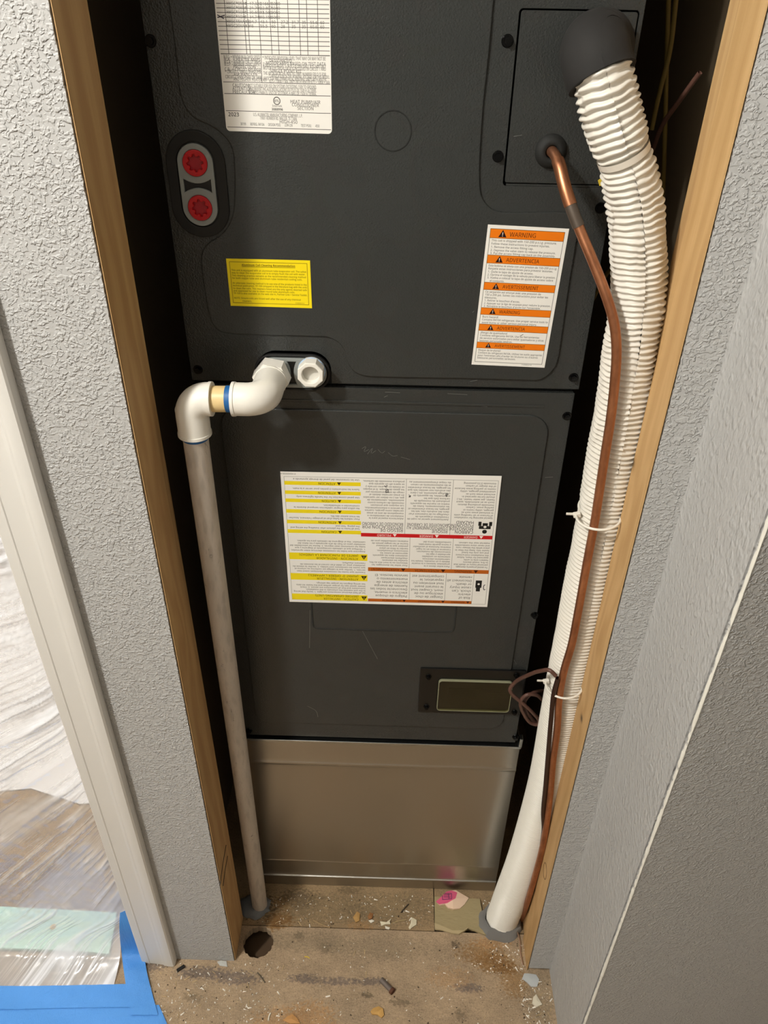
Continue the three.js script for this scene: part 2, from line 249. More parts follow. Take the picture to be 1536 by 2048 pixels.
// ---------------------------------------------------------------- lamps
{
  const names = ['round glass ceiling globe above the closet doorway', 'round glass ceiling globe further back in the room'];
  GLOBES.forEach(([x, y, z, power], i) => {
    const lamp = thing('ceiling_lamp', names[i], 'lamp', [x, CEIL, z]);
    const c = new THREE.CylinderGeometry(0.05, 0.06, CEIL - y - 0.04, 40); c.translate(0, -(CEIL - y - 0.04) / 2 - 0.0001, 0); mesh('canopy', c, std(0xcfcac0, 0.4), lamp);
    const b = new THREE.SphereGeometry(0.06, 32, 20); b.translate(0, y - CEIL, 0);
    mesh('globe', b, new THREE.MeshStandardMaterial({ color: 0xffffff, emissive: LAMP, emissiveIntensity: 8 }), lamp);
    const l = new THREE.PointLight(LAMP, power, 0, 2); l.position.set(0, y - CEIL, 0); l.castShadow = true; l.shadow.radius = 2.6; l.name = 'globe_light'; lamp.add(l);
  });
  const far = thing('ceiling_lamp', 'ceiling globe lamp in the room behind the plastic sheet', 'lamp', [FAR_LAMP[0], CEIL, FAR_LAMP[2]]);
  const c2 = new THREE.CylinderGeometry(0.05, 0.06, 0.16, 32); c2.translate(0, -0.0801, 0); mesh('canopy', c2, std(0xcfcac0, 0.4), far);
  const b2 = new THREE.SphereGeometry(0.07, 32, 20); b2.translate(0, FAR_LAMP[1] - CEIL, 0);
  mesh('globe', b2, new THREE.MeshStandardMaterial({ color: 0xffffff, emissive: 0xfff4ea, emissiveIntensity: 8 }), far);
  const l2 = new THREE.PointLight(0xfff1e4, FAR_POWER, 0, 2); l2.position.set(0, FAR_LAMP[1] - CEIL, 0); l2.castShadow = true; l2.shadow.radius = 3; l2.name = 'globe_light'; far.add(l2);
}

// ---------------------------------------------------------------- air handler
const ZC = -0.1717, CL = 0.0286, CR = 0.5616;         // front of the raised door fields, cabinet sides
const ZB = ZC - 0.003;                               // front of the flat door sheet
const seamY = at(900, 779, ZC).y, botY = at(770, 1484, ZC).y;
const unit = thing('air_handler', 'charcoal metal air handler cabinet with warning stickers inside the closet', 'air handler');
mesh('cabinet_body', merge([box(CL + 0.002, CL + 0.004, botY + 0.002, 2.02, -0.70, ZB - 0.022), box(CR - 0.004, CR - 0.002, botY + 0.002, 2.02, -0.70, ZB - 0.022), box(CL + 0.002, CR - 0.002, botY + 0.002, 2.02, -0.70, -0.696), box(CL + 0.002, CR - 0.002, botY + 0.002, botY + 0.004, -0.70, ZB - 0.022), box(CL + 0.002, CR - 0.002, 2.016, 2.02, -0.7, ZB - 0.022), box(CL + 0.004, CR - 0.004, seamY - 0.02, seamY + 0.02, ZB - 0.04, ZB - 0.012)]), M.cabinetDark, unit);

// upper door: flat sheet with cut-outs, its raised field, the connection plate and the ports
const uTop = 2.0, uBot = seamY + 0.0035;
const plateL = at(1026, 200, ZC).x, cpTop = at(1100, 21, ZC).y, cpBot = at(1100, 368, ZC).y;
const cpl = [at(1041, 24, ZC), at(1012, 366, ZC)];
const cpX0 = (cpl[0].x + cpl[1].x) / 2, cpX1 = CR - 0.006;
const port2 = { l: at(547, 745, ZC), r: at(622, 747, ZC) };
const capL = at(514, 740, ZC).x, capR = at(662, 742, ZC).x, capT = at(588, 704, ZC).y;
const up = mesh('upper_door', merge([
  plate(poly([[CL, uBot], [capL, uBot], ...rrect(capL, capR, uBot - 0.05, capT, 0.027).filter(([, y]) => y > uBot).sort((a, b) => a[0] - b[0]), [capR, uBot], [CR, uBot], [CR, uTop], [CL, uTop]],
    [rrect(cpX0 - 0.002, cpX1 + 0.0015, cpBot - 0.0035, cpTop + 0.0015, 0.004)]), ZB - 0.0015, ZB, 0.0004),
  box(CL, CL + 0.0015, uBot, uTop, ZB - 0.025, ZB - 0.0002), box(CR - 0.0015, CR, uBot, uTop, ZB - 0.025, ZB - 0.0002), box(CL, capL, uBot, uBot + 0.0015, ZB - 0.02, ZB - 0.0002), box(capR, CR, uBot, uBot + 0.0015, ZB - 0.02, ZB - 0.0002)]), M.cabinet, unit);
{
  const o = [[335.5, 0], [344.6, 62], [355, 150], [358, 182], [363, 200], [373, 221], [390, 238], [416, 250], [432.5, 260], [453, 279], [464, 300], [467.6, 326], [468, 400], [465, 429], [454, 455], [439, 472], [420, 484], [407, 497], [402, 512], [402, 532], [410, 590], [419, 635], [427, 652], [440, 663], [460, 668], [520, 670.5], [640, 673.6], [655, 675], [668, 680], [681, 690], [689, 703], [693, 719], [699, 733], [710, 745], [727, 752], [780, 755], [945, 758], [1050, 761], [1080, 760], [1096, 751], [1109, 737], [1116, 722], [1122, 689], [1130, 633], [1141, 560], [1155, 475], [1159, 448], [1152, 431], [1133, 425], [997, 423], [979, 414], [965, 396], [960, 367], [966, 227], [979, 104], [988, 0]];
  const p = pxPts(o, ZC); const first = p[0], last = p[p.length - 1];
  const pts = spline2(p, 360); pts.push([last[0] - 0.0, uTop - 0.03], [first[0], uTop - 0.03]);
  mesh('raised_field', plate(poly(pts.reverse()), ZB - 0.0005, ZC, 0.0018, 3), M.cabinet, up);
  mesh('connection_plate', merge([plate(poly(rrect(cpX0, cpX1, cpBot, cpTop, 0.003)), ZB - 0.004, ZB + 0.0008, 0.0006), box(cpX0 + 0.002, cpX1, cpBot - 0.0032, cpBot - 0.0012, ZB - 0.004, ZB - 0.0006)]), M.cabinet, up);
  const kc = at(786, 262, ZC), kr = 0.0208, ring = new THREE.TorusGeometry(kr, 0.0008, 8, 64); ring.translate(kc.x, kc.y, ZC - 0.0001);
  mesh('knockout_ring', ring, M.cabinet, up);
}
const hexG = new THREE.CylinderGeometry(0.0042, 0.0044, 0.005, 6); hexG.rotateX(Math.PI / 2); hexG.translate(0, 0, 0.0035);
const flangeG = new THREE.CylinderGeometry(0.0058, 0.0066, 0.0016, 24); flangeG.rotateX(Math.PI / 2); flangeG.translate(0, 0, 0.0008);
const slotG = new THREE.CylinderGeometry(0.0022, 0.0022, 0.001, 12); slotG.rotateX(Math.PI / 2); slotG.translate(0, 0, 0.0063);
const screwG = merge([hexG, flangeG, slotG]);
function screw(px, py, parent, z = ZB, s = 1) { const p = at(px, py, z), o = mesh('screw', screwG, M.screw, parent); o.position.set(p.x, p.y, z); o.rotation.z = rnd(); o.scale.setScalar(s); return o; }
for (const [x, y] of [[301, 82], [396, 739], [1015, 82], [996, 313], [1201, 416], [1147, 755]]) screw(x, y, up);

function portPlate(name, cx, cy, halfLen, r, horizontal, gasketR, slot, bore) {  // capsule shaped plastic plate in a black rubber surround
  const cap = (R, L, n = 24) => { const o = []; for (let i = 0; i <= n; i++) { const t = i / n * Math.PI; o.push([R * Math.cos(t), L + R * Math.sin(t)]); } for (let i = 0; i <= n; i++) { const t = Math.PI + i / n * Math.PI; o.push([R * Math.cos(t), -L + R * Math.sin(t)]); } return o; };
  const turn = ([x, y]) => horizontal ? [cx + y, cy - x] : [cx + x, cy + y];
  const g = new THREE.Group(); g.name = name; up.add(g);
  const z = ZB;
  mesh('gasket', plate(poly(cap(gasketR, halfLen).map(turn), [cap(r + 0.0012, halfLen).map(turn)]), z - 0.002, z + 0.003, 0.0016, 2), M.rubber, g);
  const bow = []; const bw = r * 0.78, be = slot; for (let i = 0; i <= 12; i++) { const t = i / 12 * 2 - 1; bow.push([t * bw, be * (0.34 + 0.66 * t * t)]); } for (let i = 12; i >= 0; i--) { const t = i / 12 * 2 - 1; bow.push([t * bw, -be * (0.34 + 0.66 * t * t)]); }
  mesh('face_plate', plate(poly(cap(r, halfLen).map(turn), [bow.map(turn), circle(0, halfLen, bore, 40).map(turn), circle(0, -halfLen, bore, 40).map(turn)]), z - 0.002, z + 0.0042, 0.0008, 2), M.greyPlastic, g);
  mesh('slot_back', plate(poly(cap(r * 0.95, halfLen).map(turn)), z + 0.0001, z + 0.0007), M.black, g);
  return g;
}
{
  const a = at(393.5, 326, ZC), b = at(397.5, 415.5, ZC), cx = (a.x + b.x) / 2, cy = (a.y + b.y) / 2, h = (a.y - b.y) / 2;
  const r = (at(429, 370, ZC).x - at(359, 370, ZC).x) / 2, gr = (at(454, 370, ZC).x - at(337, 370, ZC).x) / 2;
  const g = portPlate('spare_port_plate', cx, cy, h, r, false, gr, 0.0075, 0.0146);
  for (const y of [cy + h, cy - h]) {
    const star = []; for (let i = 0; i < 16; i++) { const t = i / 16 * 6.283 + 0.1, q = i % 2 ? 0.0073 : 0.0098; star.push([cx + q * Math.cos(t - 0.09), y + q * Math.sin(t - 0.09)], [cx + q * Math.cos(t + 0.09), y + q * Math.sin(t + 0.09)]); }
    const pl = mesh('port_plug', plate(poly(circle(cx, y, 0.0145, 48), [star]), ZB - 0.004, ZB + 0.0058, 0.001, 2), M.red, g);
    pl.userData.label = 'red plastic plug with star socket';
    const c = cylZ(0.0102, ZB + 0.0002, ZB + 0.0012); c.translate(cx, y, 0); mesh('plug_floor', c, M.redDeep, g);
  }
}
const capCY = (port2.l.y + port2.r.y) / 2, capCX = (port2.l.x + port2.r.x) / 2, capH = (port2.r.x - port2.l.x) / 2;
portPlate('drain_port_plate', capCX, capCY, capH, 0.0215, true, 0.0262, 0.0062, 0.0165);

// grommet and copper stub hole
const grom = at(1101, 308, ZB), gromTip = new THREE.Vector3(grom.x, grom.y + 0.004, ZB);
{
  const g = new THREE.Group(); g.name = 'line_grommet'; up.add(g);
  const prof = [[0.0065, 0.006], [0.008, 0.0095], [0.013, 0.0085], [0.0175, 0.004], [0.0185, 0.0]].map(([r, h]) => new THREE.Vector2(r, h));
  const l = new THREE.LatheGeometry(prof.reverse(), 40); l.rotateX(Math.PI / 2); l.translate(grom.x, grom.y + 0.003, ZB + 0.0008); mesh('collar', l, std(0x131412, 0.75, { side: THREE.DoubleSide }), g);
}
// yellow tape snip at the plate's lower edge
{ const p = pxPts([[1196, 361], [1203, 356], [1216, 362], [1212, 371], [1199, 372]], ZB + 0.002); mesh('tape_snip', plate(poly(p.reverse()), ZB + 0.0008, ZB + 0.0014), std(0xd8bd3a, 0.5), up); }

// lower door
const lTop = seamY - 0.0025, lBot = botY + 0.006, LCR = at(1148, 800, ZC).x + 0.0005;
const low = mesh('lower_door', merge([plate(poly([[CL, lBot], [LCR, lBot], [LCR, lTop], [CL, lTop]]), ZB - 0.0015, ZB, 0.0006, 2), box(CL, CL + 0.0015, lBot, lTop, ZB - 0.025, ZB - 0.0004), box(LCR - 0.0015, LCR, lBot, lTop, ZB - 0.025, ZB - 0.0004), box(CL, LCR, lTop - 0.0015, lTop, ZB - 0.02, ZB - 0.0004)]), M.cabinet, unit);
{
  const a = at(1094, 870, ZC), b = at(1050, 1180, ZC), t = at(900, 827, ZC).y, xr = (a.x + b.x) / 2, bot = at(760, 1452, ZC).y, xl = CL + (CR - xr);
  mesh('raised_field', plate(poly(rrect(xl, xr, bot, t, 0.03, 10)), ZB - 0.0005, ZC, 0.0018, 3), M.cabinet, low);
  const r0 = at(690, 803, ZC), r1 = at(1090, 809, ZC); mesh('flange_bead', rbox(r0.x - 0.12, r1.x, r0.y - 0.0035, r0.y + 0.0005, ZB - 0.001, ZB + 0.0012, 0.0009), M.cabinet, low);
  const bead = rrect(at(626, 1250, ZC).x, at(908, 1255, ZC).x, at(760, 1260, ZC).y, at(760, 1010, ZC).y, 0.008, 6).map(([x, y]) => new THREE.Vector3(x, y, ZC - 0.0004));
  mesh('stamped_bead', tube(bead, 0.0016, 200, 10, true), M.cabinet, low);
  for (const [x, y] of [[1134, 832], [1069, 1230], [1031, 1474], [498, 1461]]) screw(x, y, low);
  // black plate with the clear window
  const q = new THREE.Group(); q.name = 'viewport'; low.add(q);
  const x0 = at(838, 1380, ZC).x, x1 = at(1045, 1388, ZC).x, y1 = at(900, 1336, ZC).y, y0 = at(900, 1424, ZC).y;
  const wx0 = at(875, 1385, ZC).x, wx1 = at(1022, 1385, ZC).x, wy1 = at(940, 1357, ZC).y, wy0 = at(940, 1417, ZC).y;
  mesh('frame_plate', plate(poly(rrect(x0, x1, y0, y1, 0.003), [rrect(wx0, wx1, wy0, wy1, 0.006)]), ZC - 0.0005, ZC + 0.003, 0.0012, 2), std(0x080808, 0.3), q);
  mesh('recess', merge([plate(poly(rrect(wx0 + 0.002, wx1 - 0.002, wy0 + 0.002, wy1 - 0.002, 0.005)), ZC + 0.0002, ZC + 0.0012), box(wx0 + 0.02, wx1 - 0.04, wy0 + 0.012, wy1 - 0.025, ZC + 0.0012, ZC + 0.0022), box(wx1 - 0.045, wx1 - 0.01, wy0 + 0.02, wy0 + 0.045, ZC + 0.0012, ZC + 0.0026)]), M.windowBack, q);
  const win = plate(poly(rrect(wx0 + 0.0006, wx1 - 0.0006, wy0 + 0.0006, wy1 - 0.0006, 0.0065)), ZC + 0.006, ZC + 0.0075, 0.0012, 2);
  mesh('clear_window', win, M.window, q);
  const rim = plate(poly(rrect(wx0, wx1, wy0, wy1, 0.007), [rrect(wx0 + 0.0016, wx1 - 0.0016, wy0 + 0.0016, wy1 - 0.0016, 0.006)]), ZC + 0.003, ZC + 0.0078, 0.0007, 2); mesh('window_rim', rim, std(0x8a8a70, 0.25), q).userData.label = 'pale clear plastic rim';
  for (const [x, y] of [[857, 1353], [853, 1413], [1033, 1350], [1029, 1424]]) screw(x, y, q, ZC + 0.0028, 0.9);
}

// ---- stickers
function sticker(name, corners, z, ppm, draw, opts = {}) {   // corners: photograph pixels [top left, top right, bottom right, bottom left]
  const c = corners.map(([x, y]) => at(x, y, z)); if (opts.top) { for (const i of [0, 1]) { c[i].y += opts.top; } }
  const wM = (c[0].distanceTo(c[1]) + c[3].distanceTo(c[2])) / 2, hM = (c[0].distanceTo(c[3]) + c[1].distanceTo(c[2])) / 2;
  const w = Math.round(wM * ppm), h = Math.round(hM * ppm), r = opts.r ?? 0, tex = canvas(w, h, (g) => draw(g, w, h, ppm));
  const R = rrect(0, 1, 0, 1, 0.00001, 1), pos = [], uv = [], idx = [], outline = [];
  const rn = r > 0 ? 6 : 0, ru = r / wM, rv = r / hM;
  for (const [cu, cv, a] of [[1 - ru, 1 - rv, 0], [ru, 1 - rv, 1], [ru, rv, 2], [1 - ru, rv, 3]]) for (let i = 0; i <= rn; i++) { const t = (a + (rn ? i / rn : 0.5)) * Math.PI / 2; outline.push([cu + ru * Math.cos(t), cv + rv * Math.sin(t)]); }
  const P = (u, v, dz) => { const x = mix(mix(c[3].x, c[2].x, u), mix(c[0].x, c[1].x, u), v), y = mix(mix(c[3].y, c[2].y, u), mix(c[0].y, c[1].y, u), v); pos.push(x, y, z + dz); uv.push(u, v); };
  P(0.5, 0.5, 0); for (const [u, v] of outline) P(u, v, 0); const n = outline.length;
  for (let i = 0; i < n; i++) idx.push(0, 1 + i, 1 + (i + 1) % n);
  const base = pos.length / 3; for (const [u, v] of outline) { P(u, v, 0); P(u, v, -0.0003); }
  for (let i = 0; i < n; i++) { const a = base + 2 * i, b = base + 2 * ((i + 1) % n); idx.push(a, a + 1, b, b, a + 1, b + 1); }
  const geo = new THREE.BufferGeometry(); geo.setAttribute('position', new THREE.Float32BufferAttribute(pos, 3)); geo.setAttribute('uv', new THREE.Float32BufferAttribute(uv, 2)); geo.setIndex(idx); geo.computeVertexNormals();
  const nn = geo.attributes.normal; for (let i = 0; i <= n; i++) nn.setXYZ(i, 0, 0, 1);
  const o = mesh(name, geo, std(0xffffff, 0.42, { map: tex, specularIntensity: 0.5 }), opts.parent ?? unit); return o;
}
const fit = (g, text, x, y, maxW) => { g.fillText(text, x, y, maxW); };
function para(g, lines, x, y, size, lead, maxW, font = '', color = '#3a3934') { g.fillStyle = color; g.font = `${font} ${size}px sans-serif`; lines.forEach((l, i) => fit(g, l, x, y + i * lead, maxW)); }
function wrap(g, text, w) { const out = []; let line = ''; for (const q of text.split(' ')) { const t = line ? line + ' ' + q : q; if (g.measureText(t).width > w && line) { out.push(line); line = q; } else line = t; } out.push(line); return out; }
function triangle(g, x, y, s, fill, bang) { g.fillStyle = fill; g.beginPath(); g.moveTo(x, y - s * 0.5); g.lineTo(x + s * 0.56, y + s * 0.46); g.lineTo(x - s * 0.56, y + s * 0.46); g.closePath(); g.fill(); g.fillStyle = bang; g.fillRect(x - s * 0.055, y - s * 0.2, s * 0.11, s * 0.36); g.fillRect(x - s * 0.055, y + s * 0.24, s * 0.11, s * 0.11); }

// rating sticker (its lower part is in the picture)
{
  const TOPY = at(545, 0, ZC).y, BOTY = at(558, 265, ZC).y, extra = 0.09;
  const o = sticker('rating_sticker', [[428.5, 0], [661, 0], [664, 268], [453, 262]], ZC + 0.0004, 3600, (g, w, h, ppm) => {
    g.fillStyle = '#eceae4'; g.fillRect(0, 0, w, h);
    const vis = (py) => h * (extra + TOPY - (() => at(550, py, ZC).y)()) / (extra + TOPY - BOTY);
    const zy = (z) => vis(z / 4.8), Z = (x, y) => { const l = mix(140, 255, y / 1280), r = mix(1243, 1268, y / 1280); return (x - l) / (r - l) * w; };
    g.strokeStyle = '#4a4844'; g.lineWidth = 2.0;
    const hl = (z) => { g.beginPath(); g.moveTo(0.012 * w, zy(z)); g.lineTo(0.992 * w, zy(z)); g.stroke(); };
    for (let z = 525; z > -500; z -= 44.2) hl(z);
    for (const z of [525, 797, 910, 1075, 1232]) hl(z);
    for (const fx of [[278, 520], [450, 520], [483, 520], [588, 520], [692, 520], [760, 520], [862, 520], [966, 520], [1036, 520], [1137, 520]]) { const X = Z(...fx); g.beginPath(); g.moveTo(X, 0); g.lineTo(X, zy(525)); g.stroke(); }
    g.beginPath(); g.moveTo(Z(585, 530), zy(530)); g.lineTo(Z(595, 797), zy(797)); g.stroke();
    g.fillStyle = '#55534e'; g.textBaseline = 'middle'; g.font = '15px sans-serif';
    const rows = [[35, 'HKSC*05XC', '4', '17.328', '2166.5', '5000'], [78, 'HKSC*08XC', '4', '21.705', '22.807', '5040'], [121, 'HKSC*10XC', '4', '30.600.3', '41.560', '9060'], [165, 'HKSC*10XC', '4', '34.746', '40.156', '5060'], [209, 'HKSC15XA,XB', '4', '34.7', '43.1', '50', '27.2', '31.7', '35', '55.6', '60'], [253, 'HKSC20XA,XB', '4', '46', '55.5', '60', '28', '35', '35', '60.6', '60']];
    for (const [z, ...t] of rows) { const y = zy(z); t.forEach((s, i) => { const X = [Z(255, z), Z(430, z), Z(475, z), Z(578, z), Z(685, z), Z(775, z), Z(878, z), Z(975, z), Z(1054, z), Z(1150, z)][i]; g.fillText(s, X, y); }); }
    g.strokeStyle = '#241c2a'; g.lineWidth = 3; g.beginPath(); g.moveTo(Z(168, 150), zy(150)); g.lineTo(Z(232, 186), zy(186)); g.moveTo(Z(240, 153), zy(153)); g.lineTo(Z(170, 172), zy(176)); g.stroke();
    g.font = '15.5px sans-serif'; g.fillStyle = '#4c4a46';
    ['M.B.S. = MINIMUM BLOWER SPEED', 'H.A.  = HEATER AMPS', 'M.C.A. = MINIMUM CIRCUIT AMPS', 'M.O.P. = MAXIMUM OVERCURRENT', '   PROTECTION', 'C.B.  = CIRCUIT BREAKER', '* CIRCUIT 1, SINGLE PHASE FOR', '   AIR HANDLER', 'CIRCUIT 2, THREE PHASE OR 15KW', '   AND HIGHER HEATER KIT'].forEach((s, i) => fit(g, s, Z(228, 560) + (s[0] === ' ' ? 22 : 0), zy(556 + i * 24), Z(578, 560) - Z(228, 560)));
    ["* INDICATES REVISION LEVEL THAT MAY OR MAY NOT BE", '   DESIGNATED.', '~ MOTOR AMPS BASED ON TEST DATA', '# INDICATES MODEL S OR B, S IS 208V ONLY, B IS 240V ONLY', 'MOTOR ELECTRICAL DATA IS INCLUDED IN CIRCUIT 1 AND', '   SINGLE POINT KIT', 'THE XB OR XA IN THE HEAT KIT PART NUMBER FIELD IS FOR', '   CLARIFICATION OF THE NOMINAL VOLTAGE FOR THIS MODEL', 'SCCR: 5 KA RMS SYMMETRICAL, 600V MAX, UNITS WITH HEATER', '   KITS < 10KW = 5KA, UNITS WITH HEATER KITS > 10KW = 5KA'].forEach((s, i) => fit(g, s, Z(600, 560) + (s[0] === ' ' ? 14 : 0), zy(558 + i * 25), Z(1205, 560) - Z(600, 560)));
    [['CAUTION:', 'NOT SUITABLE FOR USE ON SYSTEMS EXCEEDING 150V TO GROUND.'], ['ATTENTION:', 'NE CONVIENT PAS AUX INSTALLATIONS DU PLUS DE 150V A LA TERRE.'], ['PRECAUCION:', 'NO APTO PARA EL USO DE SISTEMAS A MAS DE 150V A TIERRA.']].forEach(([a, b], i) => { const z = 828 + i * 33; fit(g, a, Z(312, z), zy(z), 130); fit(g, b, Z(465, z), zy(z), Z(1120, z) - Z(465, z)); });
    const ex = Z(738, 970), ey = zy(968), er = zy(1003) - zy(968); g.strokeStyle = '#4a4844'; g.lineWidth = 3; g.beginPath(); g.arc(ex, ey, er, 0, 7); g.stroke(); g.font = `bold ${er * 0.9}px sans-serif`; g.textAlign = 'center'; g.fillText('ETL', ex, ey + 1); g.font = '11px sans-serif'; g.fillText('Intertek', ex, zy(1018)); g.font = 'bold 12px sans-serif'; g.fillText('3088996', ex, zy(1050));
    g.font = '17px sans-serif'; ['HEAT PUMP/AIR', 'CONDITIONER', 'SECTION'].forEach((s, i) => g.fillText(s, Z(1012, 1000), zy(970 + i * 31)));
    g.fillText('U.S. ALUMACOIL MANUFACTURING COMPANY, L.P.', Z(748, 1105), zy(1105), Z(985, 1105) - Z(510, 1105)); g.fillText('19001 KERMIER RD, WALLER, TX 77484', Z(753, 1135), zy(1136), Z(930, 1135) - Z(575, 1135)); g.fillText('HIGH-450', Z(850, 1168), zy(1168)); 
    g.textAlign = 'left'; g.font = '14px sans-serif'; for (const [x, s, ww] of [[388, '38199', 55], [482, 'REFRIG. R410A', 140], [655, 'DESIGN PSIG:', 125], [812, 'LOW-236', 80], [970, 'TEST PSIG:', 105], [1108, '450', 40]]) fit(g, s, Z(x, 1198), zy(1199), ww * w / 1050);
    g.font = 'bold 19px monospace'; g.fillText('2023', Z(270, 1108), zy(1108));
  }, { r: 0.0045, top: extra });
}
// yellow cleaning sticker
sticker('cleaning_sticker', [[452, 517], [620, 521], [624, 616.5], [461.5, 611.5]], ZC + 0.0004, 5200, (g, w, h) => {
  g.fillStyle = '#f4dc1c'; g.fillRect(0, 0, w, h); g.strokeStyle = '#7a5a10'; g.lineWidth = 3; g.strokeRect(0.036 * w, 0.065 * h, 0.926 * w, 0.865 * h);
  g.fillStyle = '#5b4408'; g.textBaseline = 'middle'; g.textAlign = 'center'; g.font = `bold ${h * 0.062}px sans-serif`; const T = 'Aluminum Coil Cleaning Recommendation'; fit(g, T, 0.5 * w, 0.125 * h, 0.64 * w); g.fillRect(0.18 * w, 0.155 * h, 0.64 * w, 2.5);
  g.textAlign = 'left'; g.font = `${h * 0.05}px sans-serif`;
  [['This unit is equipped with an aluminum tube evaporator coil. The safest', .235], ['way to clean the evaporator coil is to simply flush the coil with water.', .29], ['This cleaning practice remains as the recommended cleaning method', .345], ['for both copper tube and aluminum tube residential cooling coils.', .40], ['An alternate cleaning method is to use one of the products listed in the', .505], ['technical publication, TP-109 (shipped in the literature bag with the unit)', .56], ['to clean the coils. The cleaners listed are the only agents deemed safe', .615], ['and approved for use to clean round tube aluminum coils.', .67], ['TP-109 is also available on the web site in, Partner Link > Service Toolkit.', .725], ['NOTE: Ensure coils are rinsed well after the use of any chemical', .825]].forEach(([s, y]) => fit(g, s, 0.05 * w, y * h, 0.9 * w)); fit(g, 'cleaners.', 0.15 * w, 0.885 * h, 200);
  g.font = `${h * 0.028}px sans-serif`; g.fillText('0140M00510-A', 0.8 * w, 0.9 * h);
});
// orange and white warning sticker
sticker('warning_sticker', [[976, 449], [1138.5, 457.5], [1089, 735.5], [943, 729]], ZC + 0.0004, 4600, (g, w, h) => {
  g.fillStyle = '#eeece6'; g.fillRect(0, 0, w, h); g.strokeStyle = '#5b5a55'; g.lineWidth = 2.5; const x0 = 0.04 * w, x1 = 0.955 * w; g.strokeRect(x0, 0.025 * h, x1 - x0, 0.95 * h);
  const S = [['WARNING', .025, .085, ['This coil is shipped with 150-200 p.s.i.g. pressure.', 'Follow these instructions to prevent injuries.', '1. Remove the access fitting cap.', '2. Depress the valve stem to release the pressure.', '3. Put the access fitting cap back on the assembly.']], ['ADVERTENCIA', .198, .253, ['Esta bobina se envia con una presion de 150-200 p.s.i.g.', 'Respete estas instrucciones para prevenir lesiones.', '1. Quite la tapa de ajuste de acceso.', '2. Oprima el vastago de la valvula para liberar la presion.', '3. Vuelva a colocar la tapa de ajuste de acceso sobre', '    el conjunto.']], ['AVERTISSEMENT', .385, .437, ['Ce serpentin est envoye avec une pression de', "150 a 200 psi. Suivez ces instructions pour eviter les", 'blessures.', "1. Retirer le bouchon d'acces.", '2. Appuyer sur la tige de soupape pour reduire la pression.', "3. Remettre le bouchon d'acces sur l'ensemble."]], ['WARNING', .566, .616, ['Burn hazard!', 'Contains R410A refrigerant. Use proper service tools to', 'avoid burns or other serious personal injury.']], ['ADVERTENCIA', .686, .735, ['¡Riesgo de quemadura!', 'Contiene refrigerante R410A. Use las herramientas', 'de servicio autorizadas para evitar quemaduras y otras', 'lesiones personales severas.']], ['AVERTISSEMENT', .822, .868, ['Risque de brulures!', "Contient du refrigerant R410A. Utilisez les outils appropries", "pour l'entretien afin d'eviter les brulures ou d'autres", 'blessures personnelles serieuses.']]];
  g.textBaseline = 'middle'; S.forEach(([t, a, b, lines], k) => {
    g.fillStyle = '#ea7a12'; g.fillRect(x0, a * h, x1 - x0, (b - a) * h); g.strokeStyle = '#5b3a10'; g.lineWidth = 2; g.strokeRect(x0, a * h, x1 - x0, (b - a) * h); const m = (a + b) / 2 * h;
    triangle(g, 0.195 * w, m, (b - a) * h * 0.82, '#231015', '#f2e6da'); g.fillStyle = '#4a1c08'; g.font = `${(b - a) * h * 0.66}px sans-serif`; g.fillText(t, 0.28 * w, m + 1);
    const end = k < 5 ? S[k + 1][1] : 0.955, lead = Math.min(0.0245 * h, (end - b) * h / (lines.length + 0.3)); g.fillStyle = '#4a4a46'; g.font = `${lead * 0.94}px sans-serif`; lines.forEach((l, i) => fit(g, l, 0.068 * w, b * h + (i + 0.75) * lead, 0.87 * w));
  });
  g.font = `${0.011 * h}px sans-serif`; g.fillStyle = '#4a4a46'; g.fillText('0140M00537-B', 0.68 * w, 0.985 * h);
  g.strokeStyle = '#3a3a36'; g.lineWidth = 3; g.beginPath(); g.moveTo(0.6 * w, 0.765 * h); g.lineTo(0.64 * w, 0.75 * h); g.stroke();
});
